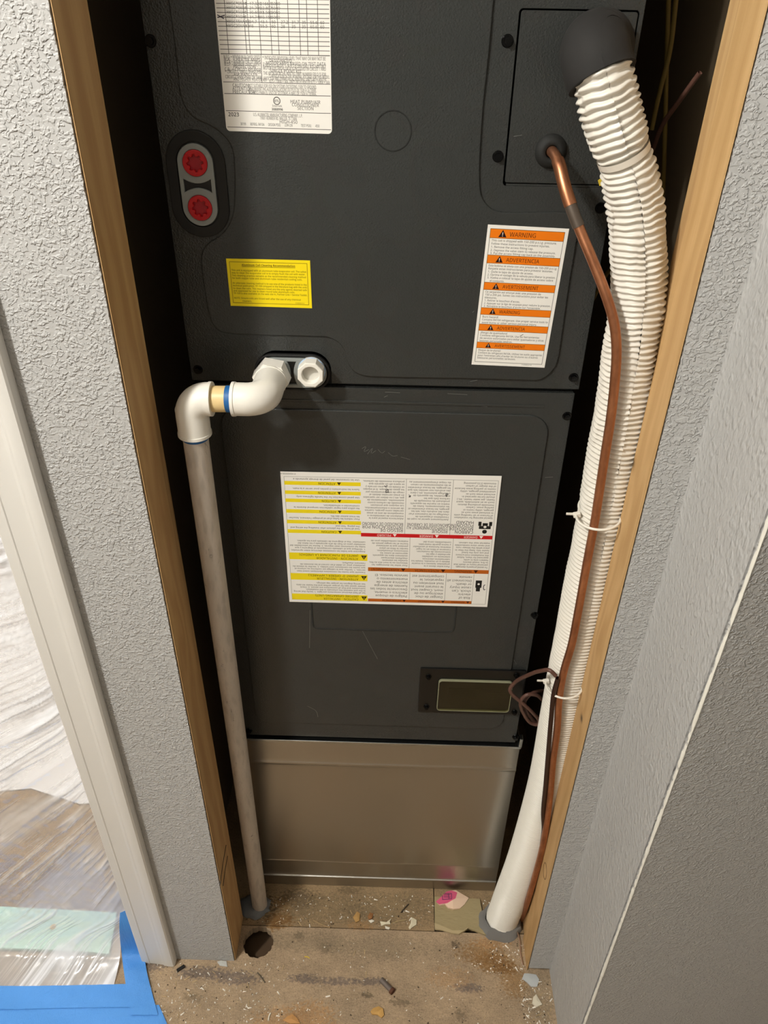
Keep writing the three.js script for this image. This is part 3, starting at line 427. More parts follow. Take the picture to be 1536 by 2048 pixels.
// big multilingual sticker, stuck on upside down
sticker('danger_sticker', [[560.5, 943], [1003.5, 952], [974.5, 1214], [579, 1203.5]], ZC + 0.0019, 4300, (g, w, h) => {
  g.translate(w, h); g.rotate(Math.PI);                        // drawn upright, then turned with the sticker
  g.fillStyle = '#edebe5'; g.fillRect(0, 0, w, h); g.textBaseline = 'middle';
  const x0 = 0.012 * w, x1 = 0.985 * w; g.strokeStyle = '#6b6a62'; g.lineWidth = 2; g.strokeRect(x0, 0.022 * h, x1 - x0, 0.945 * h);
  const vline = (s, a, b) => { g.strokeStyle = '#6b6a62'; g.lineWidth = 2; g.beginPath(); g.moveTo(s * w, a * h); g.lineTo(s * w, b * h); g.stroke(); };
  const bar = (s0, s1, a, b, col) => { g.fillStyle = col; g.fillRect(s0 * w, a * h, (s1 - s0) * w, (b - a) * h); };
  const head = (t, s, a, b, col, tri = true) => { const m = (a + b) / 2 * h, q = (b - a) * h * 0.82; g.font = `${q}px sans-serif`; if (tri) triangle(g, s * w, m, q, col, col); g.fillStyle = col; g.fillText(t, s * w + q, m); };
  const body = (text, s0, s1, a, b, size) => { g.fillStyle = '#47463f'; g.font = `${size}px sans-serif`; const L = wrap(g, text, (s1 - s0) * w), lead = size * 1.12; L.slice(0, Math.floor((b - a) * h / lead)).forEach((l, i) => g.fillText(l, s0 * w, a * h + (i + 0.6) * lead)); };
  const OR = '#b9601c', RED = '#c41a20', YE = '#efd81e';
  bar(0.082, 0.602, 0.022, 0.046, OR); head('WARNING', 0.10, 0.022, 0.046, '#3c1606'); head('AVERTISSEMENT', 0.225, 0.022, 0.046, '#3c1606'); head('ADVERTENCIA', 0.42, 0.022, 0.046, '#3c1606');
  vline(0.082, 0.022, 0.27); vline(0.218, 0.046, 0.27); vline(0.396, 0.046, 0.27);
  const big = h * 0.0255;
  body('Risk of electric shock. Can cause injury or death. Disconnect all remote electric power supplies before servicing. This compartment must be closed except when servicing.', 0.09, 0.214, 0.055, 0.27, big);
  body('Danger de choc electrique ou de mort. Coupez tout le courant avant tout entretien ou reparation; le compartiment est tenu d\'etre ferme sauf pendant l\'entretien.', 0.228, 0.392, 0.055, 0.27, big);
  body('Peligro de choque electrico o muerte. Desconecte todas las fuentes de energia electrica antes de mantenimiento o servicio tecnico. El compartimiento debe permanecer cerrado excepto durante el servicio de mantenimiento.', 0.406, 0.598, 0.055, 0.27, big);
  g.strokeStyle = '#222'; g.lineWidth = 5; g.beginPath(); g.moveTo(0.02 * w, 0.15 * h); g.bezierCurveTo(0.03 * w, 0.125 * h, 0.034 * w, 0.19 * h, 0.022 * w, 0.185 * h); g.stroke(); g.fillStyle = '#1c1c1a'; g.fillRect(0.04 * w, 0.16 * h, 0.03 * w, 0.06 * h); g.fillRect(0.046 * w, 0.13 * h, 0.02 * w, 0.03 * h); g.fillStyle = '#edebe5'; g.beginPath(); g.arc(0.055 * w, 0.19 * h, 0.006 * w, 0, 7); g.fill();
  bar(x0 / w, 0.602, 0.275, 0.305, OR); head('WARNING', 0.075, 0.275, 0.305, '#3c1606'); head('ADVERTENCIA', 0.235, 0.275, 0.305, '#3c1606'); head('AVERTISSEMENT', 0.43, 0.275, 0.305, '#3c1606');
  const small = h * 0.0168, EN = 'To avoid property damage, personal injury or death due to fire, install electric heaters only in units approved for them, follow the installation instructions and use only the listed heater kits. Keep the filter in place while the blower runs and never store combustible material near the cabinet. Service must be done by a qualified technician only. Label every wire before disconnection when servicing controls; wiring errors can cause improper and dangerous operation.';
  const ES = 'Para evitar danos a la propiedad, lesiones o la muerte debido a un incendio, instale los calentadores electricos solamente en unidades aprobadas y siga las instrucciones de instalacion. Conserve el filtro en su lugar mientras funciona el ventilador y nunca guarde materiales combustibles cerca del gabinete. El servicio debe hacerlo un tecnico calificado. Etiquete cada cable antes de desconectarlo al dar servicio a los controles.';
  const FR = "Pour eviter les dommages, les blessures ou la mort dus au feu, installez les elements chauffants electriques seulement dans les appareils approuves et suivez les instructions d'installation. Gardez le filtre en place pendant que le ventilateur tourne et ne rangez jamais de matieres combustibles pres de l'armoire. L'entretien doit etre fait par un technicien qualifie. Identifiez chaque fil avant de le debrancher.";
  body(EN, 0.02, 0.188, 0.315, 0.54, small); body(ES, 0.205, 0.395, 0.315, 0.54, small); body(FR, 0.41, 0.598, 0.315, 0.54, small); vline(0.196, 0.305, 0.545); vline(0.402, 0.305, 0.545);
  bar(x0 / w, 0.636, 0.545, 0.572, RED); head('DANGER', 0.065, 0.545, 0.572, '#f6eee8'); head('DANGER', 0.275, 0.545, 0.572, '#f6eee8'); head('PELIGRO', 0.475, 0.545, 0.572, '#f6eee8');
  vline(0.215, 0.572, 0.967); vline(0.428, 0.572, 0.967);
  const hd = h * 0.034; for (const [s, L] of [[0.105, ['CARBON', 'MONOXIDE', 'POISONING', 'HAZARD']], [0.225, ['RISQUE', "D'EMPOISONNEMENT AU", 'MONOXYDE DE CARBONE']], [0.436, ['RIESGO DE', 'INTOXICACION POR', 'MONOXIDO DE CARBONO']]]) { g.fillStyle = '#2c2b28'; g.font = `${hd * 0.86}px sans-serif`; L.forEach((t, i) => g.fillText(t, s * w, (0.595 + i * 0.024) * h, 0.195 * w)); }
  g.fillStyle = '#1c1c1a'; g.beginPath(); g.arc(0.052 * w, 0.602 * h, 0.011 * w, 0, 7); g.fill(); g.fillRect(0.025 * w, 0.622 * h, 0.055 * w, 0.022 * h); g.fillRect(0.02 * w, 0.645 * h, 0.014 * w, 0.03 * h); g.fillRect(0.07 * w, 0.645 * h, 0.014 * w, 0.03 * h); g.fillRect(0.04 * w, 0.645 * h, 0.024 * w, 0.02 * h); g.fillStyle = '#edebe5'; g.beginPath(); g.arc(0.052 * w, 0.637 * h, 0.007 * w, 0, 7); g.fill();
  body('Special warning for installation of furnace or air handling units in enclosed areas such as garages, utility rooms or parking areas. Carbon monoxide producing devices (such as an automobile, space heater, gas water heater, etc.) should not be operated in enclosed areas such as unventilated garages, utility rooms or parking areas because of the danger of carbon monoxide (CO) poisoning resulting from the exhaust emissions. If a furnace or air handler is installed in an enclosed area such as a garage, utility room or parking area and a carbon monoxide producing device is operated therein, there must be adequate, direct outside ventilation. CO emissions can be circulated throughout the structure and can cause serious illness including permanent brain damage or death.', 0.02, 0.208, 0.69, 0.96, small);
  body("Avertissement special au sujet de l'installation d'appareils de chauffage ou de traitement d'air dans des endroits clos, tels les garages, les locaux d'entretien et les stationnements. Evitez de mettre en marche les appareils produisant du monoxyde de carbone (tels que les automobiles, les appareils de chauffage autonome, etc.) dans des endroits non ventiles tels que les garages, les locaux d'entretien et les stationnements en raison du risque d'empoisonnement au monoxyde de carbone. Si vous devez faire fonctionner ces appareils dans un endroit clos, assurez-vous qu'il y ait une ventilation directe provenant de l'exterieur. Les emissions peuvent circuler dans le batiment et causer des maladies graves.", 0.225, 0.422, 0.672, 0.96, small);
  body('Advertencia especial para la instalacion de calentadores o manejadoras de aire en areas cerradas como garajes, cuartos de servicio o estacionamientos. Los equipos que producen monoxido de carbono (como automoviles, calentadores de gas, etc.) no deben ser operados en areas cerradas debido al riesgo de envenenamiento por los gases de escape. Si el equipo se instala en un area cerrada y se opera alli un aparato que produzca monoxido de carbono, debe haber ventilacion adecuada directamente al exterior. Las emisiones pueden circular por toda la estructura y causar enfermedades graves, dano cerebral permanente o la muerte.', 0.436, 0.63, 0.672, 0.96, small);
  const yx = 0.605, ye = x1 / w;
  for (const [a, b, l1, l2] of [[0.022, 0.072, 'CAUTION - INSTALLER', '(BEFORE OPERATING UNIT)'], [0.19, 0.243, 'ATTENTION - INSTALLEUR', "(AVANT D' OPERER L'APPAREIL)"], [0.355, 0.408, 'ATENCION - INSTALADOR', '(ANTES DE FUNCIONAR LA UNIDAD)']]) { bar(yx, ye, a, b, YE); triangle(g, 0.622 * w, (a + b) / 2 * h, 0.034 * h, '#2a230a', YE); g.fillStyle = '#3d3208'; g.font = `${h * 0.023}px sans-serif`; g.fillText(l1, 0.65 * w, (a + 0.0135) * h); g.fillText(l2, 0.65 * w, (a + 0.0385) * h); }
  for (const [a, b, t] of [[0.56, 0.587, 'CAUTION'], [0.632, 0.658, 'ATTENTION'], [0.71, 0.736, 'ATENCION'], [0.788, 0.813, 'CAUTION'], [0.845, 0.87, 'ATTENTION'], [0.91, 0.936, 'ATENCION']]) { bar(0.636, ye, a, b, YE); head(t, 0.735, a, b, '#3d3208'); }
  const fine = h * 0.0165;
  body('Set all field electrical connections are tight. 1. Verify that wiring in the unit matches the schematic in the installation instructions and that all connections are secure. 2. Check blower speed taps for proper airflow and the heater kit data. See wiring diagram for proper tap settings.', 0.615, 0.98, 0.08, 0.185, fine);
  body("S'assurer que toutes les connexions electriques soient bien serrees. 1. Verifier que le cablage est conforme au schema et que toutes les connexions sont solides. 2. Verifier la vitesse du ventilateur pour un debit d'air correct et les donnees de l'element chauffant.", 0.615, 0.98, 0.25, 0.35, fine);
  body('Asegurese que todas las conexiones electricas esten apretadas. 1. Verifique que el cableado corresponda al diagrama y que todas las conexiones sean seguras. 2. Revise las velocidades del ventilador para un flujo de aire apropiado y los datos del calentador. Vea el diagrama de cableado para los ajustes.', 0.615, 0.98, 0.416, 0.555, fine);
  for (const [a, b, t] of [[0.59, 0.63, 'Seal all holes in the plenum after installing the wiring and the piping. Test seal.'], [0.662, 0.705, "Pour reduire les fuites d'air et proteger l'element, boucher les trous autour des fils."], [0.74, 0.783, 'No utilice para lograr calefaccion temporal durante la construccion o remodelacion.'], [0.817, 0.843, 'Use panel connection for the handle tightness only.'], [0.874, 0.907, 'Suivre les instructions ci-jointes pour serrer a la main.'], [0.94, 0.965, 'Use las conexiones del panel de drenaje apretando a mano.']]) body(t, 0.642, 0.982, a, b, fine);
  for (const [s, t, r] of [[0.52, 0.905, 0.008], [0.515, 0.88, 0.006], [0.41, 0.85, 0.005], [0.24, 0.86, 0.006]]) for (let i = 0; i < 14; i++) { g.fillStyle = 'rgba(40,40,36,0.55)'; g.beginPath(); g.arc((s + rr(-r, r)) * w, (t + rr(-r * 2, r * 2)) * h, rr(1, 5), 0, 7); g.fill(); }
  g.fillStyle = '#47463f'; g.font = `${h * 0.014}px sans-serif`; g.fillText('0140A00036-A', 0.93 * w, 0.985 * h);
});
// scratches in the enamel: short bright scuffs
{
  const marks = [[[770, 786], [800, 787]], [[895, 789], [935, 791]], [[745, 805], [763, 806]], [[880, 809], [975, 815]], [[940, 763], [955, 760]], [[775, 793], [768, 796]], [[1090, 955], [1106, 954]], [[620, 1220], [619, 1296]], [[615, 1412], [632, 1422], [636, 1434]], [[725, 1262], [755, 1318]], [[1028, 1400 - 80], [1033, 1328]], [[1044, 270], [1027, 273]], [[948, 622], [945, 625]], [[724, 897], [732, 893], [728, 903], [738, 899]], [[735, 908], [745, 896], [742, 907], [752, 901]], [[756, 899], [764, 906], [770, 902]], [[776, 905], [786, 912], [795, 911]], [[802, 914], [820, 919]]];
  const g = marks.map((m) => tube(m.map(([x, y]) => { const p = at(x, y, ZC); return new THREE.Vector3(p.x, p.y, y < 783 || y > 830 ? ZC + 0.0001 : ZB + 0.0003); }), 0.00018, 12, 4));
  const o = mesh('scuff_marks', merge(g), std(0x777976, 0.6), unit); o.userData.kind = 'stuff';
}

// ---------------------------------------------------------------- galvanised plenum under the unit
{
  const pl = thing('plenum_box', 'galvanized sheet metal plenum box under the air handler, standing on the subfloor', 'duct');
  const xr0 = at(1040, 1500, ZC).x, xr1 = at(990, 1770, ZC).x, xl = CL + 0.006, topY = botY - 0.001, z = ZC - 0.001;
  const xr = (xr0 + xr1) / 2, y1 = at(770, 1532, ZC).y, y2 = at(770, 1728, ZC).y, y3 = at(770, 1757, ZC).y;
  const P = [[topY - 0.004, 0], [y1 + 0.007, 0.0002], [y1 + 0.003, 0.0016], [y1 - 0.002, 0.0014], [y1 - 0.006, 0], [mix(y1, y2, 0.5), -0.0018], [y2 + 0.004, 0], [y2 + 0.001, 0.0008], [y2 - 0.003, 0.0002], [y3 + 0.003, 0], [y3 + 0.0015, 0.0026], [y3 - 0.0015, 0.0028], [y3 - 0.003, 0.0008], [0.0005, 0.0012]];
  const c = new THREE.CatmullRomCurve3(P.map(([y, d]) => new THREE.Vector3(0, y, z + d)), false, 'centripetal'), pts = c.getPoints(140), pos = [], uv = [], idx = [], NX = 40;
  pts.forEach((p) => { for (let i = 0; i <= NX; i++) { const u = i / NX, x = mix(xl, xr, u), dent = 0.0014 * Math.sin(u * 3.1) * n2(x * 4, p.y * 5) + 0.004 * Math.exp(-(((u - 0.95) / 0.05) ** 2)) * 0.4; pos.push(x, p.y, p.z + dent * clamp((p.y - y3) / 0.05)); uv.push(x, p.y); } });
  for (let j = 0; j < pts.length - 1; j++) for (let i = 0; i < NX; i++) { const a = j * (NX + 1) + i, b = a + NX + 1; idx.push(a, b, a + 1, a + 1, b, b + 1); }
  const g = new THREE.BufferGeometry(); g.setAttribute('position', new THREE.Float32BufferAttribute(pos, 3)); g.setAttribute('uv', new THREE.Float32BufferAttribute(uv, 2)); g.setIndex(idx); g.computeVertexNormals();
  M.galv.side = THREE.DoubleSide;
  mesh('front_panel', g, M.galv, pl);
  for (const sx of [xl, xr - 0.001]) mesh('side_panel', box(sx, sx + 0.001, 0.0005, topY, -0.68, z - 0.002), M.galv, pl);
  mesh('top_flange', merge([rbox(xl - 0.004, xr + 0.002, topY - 0.0055, topY + 0.0005, -0.69, z + 0.0035, 0.001), rbox(xr - 0.003, xr + 0.0035, topY - 0.002, topY + 0.022, z - 0.01, z + 0.003, 0.001)]), M.galvEdge, pl);
}

// ---------------------------------------------------------------- condensate drain
const PVC_Z = -0.085;
{
  const d = thing('drain_pipe', 'white PVC drain elbows with tan nipple and long grey weathered pipe to floor', 'pipe');
  const p0 = new THREE.Vector3(port2.l.x, port2.l.y, ZB + 0.002);
  const e1 = new THREE.Vector3(p0.x, p0.y, PVC_Z);
  const h2 = at(385, 797, PVC_Z), e2 = new THREE.Vector3(h2.x - 0.003, h2.y, PVC_Z), foot = onFloor(520, 1812);
  e1.y = at(500, 799, PVC_Z).y; p0.y = mix(p0.y, e1.y, 0.5);
  // hexagon adapter
  const hex = new THREE.CylinderGeometry(0.0245, 0.0255, 0.022, 6); hex.rotateX(Math.PI / 2); hex.rotateZ(0.35);
  const ad = [hex.translate(p0.x, p0.y, ZB + 0.020)]; const th = cylZ(0.0185, ZB - 0.004, ZB + 0.016); th.translate(p0.x, p0.y, 0); ad.push(th);
  mesh('adapter', toCreasedNormals(merge(ad), 0.6), M.pvc, d);
  function elbow(a, c, b, r = 0.0212) {            // a -> corner c -> b
    const va = a.clone().sub(c).normalize(), vb = b.clone().sub(c).normalize(), R = 0.0225, A = c.clone().addScaledVector(va, R), B = c.clone().addScaledVector(vb, R), O = c.clone().addScaledVector(va, R).addScaledVector(vb, R);
    const pts = []; for (let i = 0; i <= 12; i++) { const t = i / 12 * Math.PI / 2; pts.push(O.clone().addScaledVector(vb, -R * Math.cos(t)).addScaledVector(va, -R * Math.sin(t))); }
    const path = [a.clone(), A.clone().lerp(a, 0.5), ...pts, B.clone().lerp(b, 0.5), b.clone()];
    const cv = new THREE.CatmullRomCurve3(path, false, 'centripetal'), g = new THREE.TubeGeometry(cv, 60, r, 36, false);
    const parts = [g];
    for (const [end, v] of [[a, va], [b, vb]]) { const k = new THREE.RingGeometry(0.0165, r, 36); k.applyQuaternion(new THREE.Quaternion().setFromUnitVectors(new THREE.Vector3(0, 0, 1), v)); k.translate(end.x, end.y, end.z); parts.push(k); const ca = new THREE.CylinderGeometry(r + 0.0009, r + 0.0009, 0.004, 36, 1, false); ca.applyQuaternion(new THREE.Quaternion().setFromUnitVectors(new THREE.Vector3(0, 1, 0), v)); ca.translate(end.x - v.x * 0.0021, end.y - v.y * 0.0021, end.z - v.z * 0.0021); parts.push(ca); }
    return merge(parts);
  }
  const s1 = at(465, 799, PVC_Z).x, s2 = at(425, 797, PVC_Z).x, dir = foot.clone().sub(e2).normalize();
  const sock = e2.clone().addScaledVector(dir, 0.052);
  M.pvc.side = THREE.DoubleSide;
  mesh('elbow', elbow(new THREE.Vector3(p0.x, p0.y, ZB + 0.030), e1, new THREE.Vector3(s1, e1.y, PVC_Z)), M.pvc, d);
  mesh('elbow', elbow(new THREE.Vector3(s2, e2.y, PVC_Z), e2, sock), M.pvc, d);
  const cylX = (x0, x1, y, z, r, ya = y) => tube([[x0, y, z], [(x0 + x1) / 2, (y + ya) / 2, z], [x1, ya, z]], r, 6, 32);
  mesh('nipple', cylX(s2 - 0.004, s1 + 0.004, e2.y, PVC_Z, 0.0167, e1.y), M.pvcTan, d).userData.label = 'short tan pipe nipple';
  const pr = [cylX(s1 - 0.0075, s1 + 0.001, mix(e2.y, e1.y, 0.85), PVC_Z, 0.01705, e1.y)]; const q = new THREE.TorusGeometry(0.0195, 0.0014, 8, 40); q.translate(p0.x, p0.y, ZB + 0.0305); pr.push(q);
  const ring = new THREE.CylinderGeometry(0.0171, 0.0171, 0.008, 32, 1, true); ring.applyQuaternion(new THREE.Quaternion().setFromUnitVectors(new THREE.Vector3(0, 1, 0), dir)); const rp = sock.clone().addScaledVector(dir, 0.002); ring.translate(rp.x, rp.y, rp.z); pr.push(ring);
  const pm = mesh('primer_ring', merge(pr), M.primer, d); pm.userData.label = 'blue primer smears';
  const nub = new THREE.SphereGeometry(0.006, 16, 10); nub.scale(0.5, 1, 1); nub.translate(e2.x - 0.0188, e2.y - 0.017, e2.z); mesh('mould_nub', nub, M.pvc, d);
  const bottom = foot.clone().addScaledVector(dir, 0.05);
  const lp = new THREE.CylinderGeometry(0.0167, 0.0167, sock.distanceTo(bottom) + 0.01, 36, 40, true); lp.applyQuaternion(new THREE.Quaternion().setFromUnitVectors(new THREE.Vector3(0, -1, 0), dir)); const mid = sock.clone().add(bottom).multiplyScalar(0.5); lp.translate(mid.x, mid.y, mid.z);
  mesh('pipe', lp, M.oldPipe, d).userData.label = 'long weathered grey-beige pipe';
  // the hole's grey putty at the floor
  const pu = thing('putty_collar', 'grey putty collar around the foot of the drain pipe', 'sealant', [foot.x - 0.012, 0, foot.z]);
  const pts = [[0.0005, 0.010], [0.018, 0.0105], [0.028, 0.008], [0.034, 0.003], [0.036, -0.0008]].map(([r, y]) => new THREE.Vector2(r, y)).reverse(); const lg = new THREE.LatheGeometry(pts, 40); const pp = lg.attributes.position; for (let i = 0; i < pp.count; i++) { const k = 1 + 0.12 * n3(pp.getX(i) * 60, pp.getY(i) * 60, pp.getZ(i) * 60); pp.setXYZ(i, pp.getX(i) * k, pp.getY(i), pp.getZ(i) * k * 0.8); } lg.computeVertexNormals(); mesh('putty', lg, std(0x74777a, 0.5, { side: THREE.DoubleSide }), pu);
}
{ // threaded plug in the second drain port
  const pg = thing('port_cap', 'white octagonal threaded plug in the second drain port', 'plug', [port2.r.x, port2.r.y, ZB]);
  const tip = at(620.5, 751, ZB + 0.034), ox = tip.x - port2.r.x, oy = tip.y - port2.r.y;
  const o8 = plate(poly(circle(ox, oy, 0.0182, 8, 0.35), [circle(ox, oy, 0.0115, 32)]), 0.017, 0.034, 0.0012, 2); mesh('octagon_head', o8, M.pvc, pg);
  const b = cylZ(0.0175, 0, 0.018); b.translate(ox * 0.6, oy * 0.6, 0); mesh('threaded_body', b, M.pvc, pg);
  const f = cylZ(0.0116, 0.018, 0.024); f.translate(ox, oy, 0); mesh('recess_floor', f, std(0xd3d0c8, 0.5), pg);
  const t = new THREE.TorusGeometry(0.0178, 0.0011, 8, 40); t.translate(ox * 0.6, oy * 0.6, 0.008); mesh('primer_ring', t, std(0xa8c4e4, 0.5), pg);
}

// ---------------------------------------------------------------- insulated refrigerant line
function sweep(curve, len, radial, radius) {           // tube with a radius that may vary along and around
  const fr = curve.computeFrenetFrames(len, false), pos = [], uv = [], idx = [], P = new THREE.Vector3(), L = curve.getLength();
  let ref = new THREE.Vector3(0, 0, 1);
  for (let i = 0; i <= len; i++) {
    const t = i / len; curve.getPointAt(t, P); const T = fr.tangents[i], N = ref.clone().addScaledVector(T, -ref.dot(T)).normalize(), B = T.clone().cross(N);
    for (let k = 0; k <= radial; k++) { const a = k / radial * 2 * Math.PI, r = radius(t, a, t * L), c = Math.cos(a) * r, s = Math.sin(a) * r; pos.push(P.x + N.x * c + B.x * s, P.y + N.y * c + B.y * s, P.z + N.z * c + B.z * s); uv.push(k / radial, t); }
  }
  for (let i = 0; i < len; i++) for (let k = 0; k < radial; k++) { const a = i * (radial + 1) + k, b = a + radial + 1; idx.push(a, a + 1, b, b, a + 1, b + 1); }
  const g = new THREE.BufferGeometry(); g.setAttribute('position', new THREE.Float32BufferAttribute(pos, 3)); g.setAttribute('uv', new THREE.Float32BufferAttribute(uv, 2)); g.setIndex(idx); g.computeVertexNormals(); return g;
}
const TZ = -0.097;
const line = thing('insulated_line', 'white corrugated sleeve over the thick refrigerant line with black foam elbow', 'insulated pipe');
const path = [[1192, 108, -0.082], [1203, 150, -0.079], [1219, 215, -0.080], [1238, 280, -0.083], [1256, 340, -0.088], [1268, 400, -0.092], [1275, 460, -0.094], [1277, 530, TZ], [1273, 610, TZ], [1262, 700, TZ], [1248, 790, TZ], [1232, 880, TZ], [1213, 985, TZ], [1190, 1100, TZ], [1165, 1220, TZ], [1142, 1330, TZ], [1120, 1440, TZ], [1097, 1555, TZ], [1074, 1640, TZ], [1047, 1725, TZ]].map(([x, y, z]) => at(x, y, z));
path.push(onFloor(1012, 1812), onFloor(1000, 1848, -0.02));
path[path.length - 2].y = 0.055; { const a = at(1020, 1795, TZ + 0.001); path[path.length - 2].copy(a); }
const lineCurve = new THREE.CatmullRomCurve3(path, false, 'centripetal');
function project(p) { const d = p.clone().sub(EYE), z = d.dot(fwd); return [768 + FOCAL * d.dot(rgt) / z, 1024 - FOCAL * d.dot(upv) / z]; }
function lineAt(py) { let best = 0, e = 1e9; for (let i = 0; i <= 2000; i++) { const q = Math.abs(project(lineCurve.getPointAt(i / 2000))[1] - py); if (q < e) { e = q; best = i / 2000; } } return best; }
const tFoam = lineAt(152), tBand = lineAt(308), tTie1 = lineAt(1012), tTie2 = lineAt(1346);
{
  const LEN = 2600, L = lineCurve.getLength();
  let phase = 0, phases = []; for (let i = 0; i <= LEN; i++) { const t = i / LEN, pitch = t < 0.12 ? 0.0078 : mix(0.0072, 0.0043, sst(0.35, 0.8, t)); phase += L / LEN / pitch * 2 * Math.PI; phases.push(phase); }
  const g = sweep(lineCurve, LEN, 56, (t, a, s) => {
    const ph = phases[Math.min(LEN, Math.round(t * LEN))], irregular = sst(0.65, 0.2, t);
    const seam = Math.floor((a + 0.9 + 0.15 * Math.sin(s * 20)) / 1.05), jitter = irregular * (1.6 * n2(seam * 3.1, s * 9) + 0.9 * n2(a * 1.3, s * 30));
    const w = Math.sin(ph + jitter + 0.35 * Math.sin(a)), rid = Math.sign(w) * Math.pow(Math.abs(w), 0.7);
    const amp = mix(0.0017, 0.0015, sst(0.3, 0.8, t)) * (1 + 0.4 * irregular * n2(a * 1.1 + 9, s * 22));
    let r = mix(0.0278, 0.0335, sst(0.03, 0.28, t)) + amp * rid + irregular * 0.0016 * n2(a * 0.8, s * 11);
    r *= 1 - 0.13 * Math.exp(-(((t - tBand) / 0.007) ** 2)) - 0.05 * Math.exp(-(((t - tTie1) / 0.006) ** 2)) - 0.04 * Math.exp(-(((t - tTie2) / 0.006) ** 2));
    if (t < tFoam) r = mix(0.021, r, sst(tFoam - 0.012, tFoam - 0.004, t));
    if (t > 0.97) r += 0.004 * (t - 0.97) / 0.03;
    return r;
  });
  mesh('corrugated_sleeve', g, M.sleeve, line);
  // flat tape band at the pinch
  const c = lineCurve.getPointAt(tBand), T = lineCurve.getTangentAt(tBand), q = new THREE.Quaternion().setFromUnitVectors(new THREE.Vector3(0, 1, 0), T);
  const band = new THREE.CylinderGeometry(0.0272, 0.0274, 0.007, 48, 1, true); band.applyQuaternion(q); band.translate(c.x, c.y, c.z); mesh('band', band, std(0xe6e0d4, 0.45, { side: THREE.DoubleSide }), line);
  // foam elbow out of the connection plate
  const e0 = at(1194, 92, ZB);
  const ec = new THREE.CatmullRomCurve3([new THREE.Vector3(e0.x, e0.y, ZB + 0.001), new THREE.Vector3(e0.x, e0.y, ZB + 0.02), at(1191, 96, -0.124), at(1190, 104, -0.100), at(1194, 126, -0.086), at(1204, 157, -0.080)], false, 'centripetal');
  const fg = sweep(ec, 60, 48, (t, a) => 0.0342 - 0.0004 * sst(0.85, 1, t) + 0.0006 * n2(a * 0.7, t * 5) - 0.004 * sst(0.15, 0, t));
  mesh('foam_elbow', fg, std(0x1d1c1b, 0.82, { side: THREE.DoubleSide }), line).userData.label = 'black foam elbow';
  const lip = new THREE.RingGeometry(0.025, 0.0338, 48); const T2 = ec.getTangentAt(1), P2 = ec.getPointAt(1); lip.applyQuaternion(new THREE.Quaternion().setFromUnitVectors(new THREE.Vector3(0, 0, 1), T2)); lip.translate(P2.x, P2.y, P2.z); mesh('foam_lip', lip, std(0x1b1a19, 0.85, { side: THREE.DoubleSide }), line);
}
// copper line
const copperPts = [new THREE.Vector3(grom.x, grom.y + 0.003, ZB + 0.004), at(1106, 305, ZB + 0.022), at(1117, 325, -0.128), at(1128, 368, -0.112), at(1141, 410, -0.102), at(1162, 465, -0.092), at(1186, 523, -0.080), at(1212, 590, -0.068), at(1228, 645, -0.060), at(1233, 700, -0.056), at(1229, 770, -0.055), at(1221, 840, -0.055), at(1210, 910, -0.055), at(1200, 975, -0.055), at(1190, 1040, -0.055), at(1174, 1125, -0.055), at(1155, 1230, -0.055), at(1143, 1290, -0.055), at(1127, 1345, -0.056), at(1118, 1400, -0.056), at(1114, 1460, -0.057), at(1106, 1520, -0.058), at(1101, 1580, -0.059), at(1094, 1640, -0.059), at(1086, 1690, -0.059), at(1072, 1745, -0.060), at(1056, 1800, -0.064), onFloor(1042, 1840, 0.004)];
{
  const cu = thing('copper_line', 'bare copper refrigerant tube bent down in front of the white sleeve', 'copper pipe');
  const g = tube(copperPts, 0.0059, 420, 20); g.attributes.uv.array.forEach((v, i, a) => { if (i % 2 === 0) { const t = a[i]; a[i] = a[i + 1]; a[i + 1] = t * 3; } });
  mesh('tube', g, M.copper, cu);
  const cv = new THREE.CatmullRomCurve3(copperPts, false, 'centripetal');
  const part = (t0, t1, r) => { const p = []; for (let i = 0; i <= 6; i++) p.push(cv.getPointAt(mix(t0, t1, i / 6))); return tube(p, r, 16, 20); };
  mesh('coupling', part(0.0255, 0.058, 0.0072), M.copper, cu);
  mesh('braze_joint', part(0.058, 0.073, 0.0068), M.braze, cu).userData.label = 'burnt brazed joint';
}
// zip ties
function zipTie(t, tail, label) {
  const c = lineCurve.getPointAt(t), T = lineCurve.getTangentAt(t), z = new THREE.Vector3(0, 0, 1), N = z.clone().addScaledVector(T, -z.dot(T)).normalize(), B = T.clone().cross(N);
  // loop around both the sleeve and the copper tube in front of it
  const pts = []; const cuv = new THREE.CatmullRomCurve3(copperPts, false, 'centripetal'); let best = null, bd = 9; for (let i = 0; i <= 400; i++) { const p = cuv.getPointAt(i / 400), q = Math.abs(p.clone().sub(c).dot(T)); if (q < bd) { bd = q; best = p; } }
  const rel = best.clone().sub(c), cx = rel.dot(B), cy = rel.dot(N);
  for (let k = 0; k < 40; k++) { const a = k / 40 * 2 * Math.PI, dx = Math.sin(a), dy = Math.cos(a); const r = Math.max(0.0335, (cx * dx + cy * dy) + 0.0075); pts.push(c.clone().addScaledVector(B, dx * r).addScaledVector(N, dy * r).addScaledVector(T, 0.006 * Math.sin(a + 0.5))); }
  const o = thing('zip_tie', label, 'zip tie'); 
  mesh('strap', tube(pts, 0.0019, 120, 8, true), M.nylon, o);
  const p = pts[8], h = rbox(-0.005, 0.005, -0.0035, 0.0035, -0.003, 0.003, 0.001); h.rotateZ(0.2); h.translate(p.x, p.y, p.z + 0.001); mesh('head', h, M.nylon, o);
  const tl = rbox(-0.012, 0.001, -0.0018, 0.0018, -0.0007, 0.0007, 0.0005); tl.translate(p.x - 0.003, p.y + 0.001, p.z + 0.001); mesh('tail', tl, M.nylon, o);
}
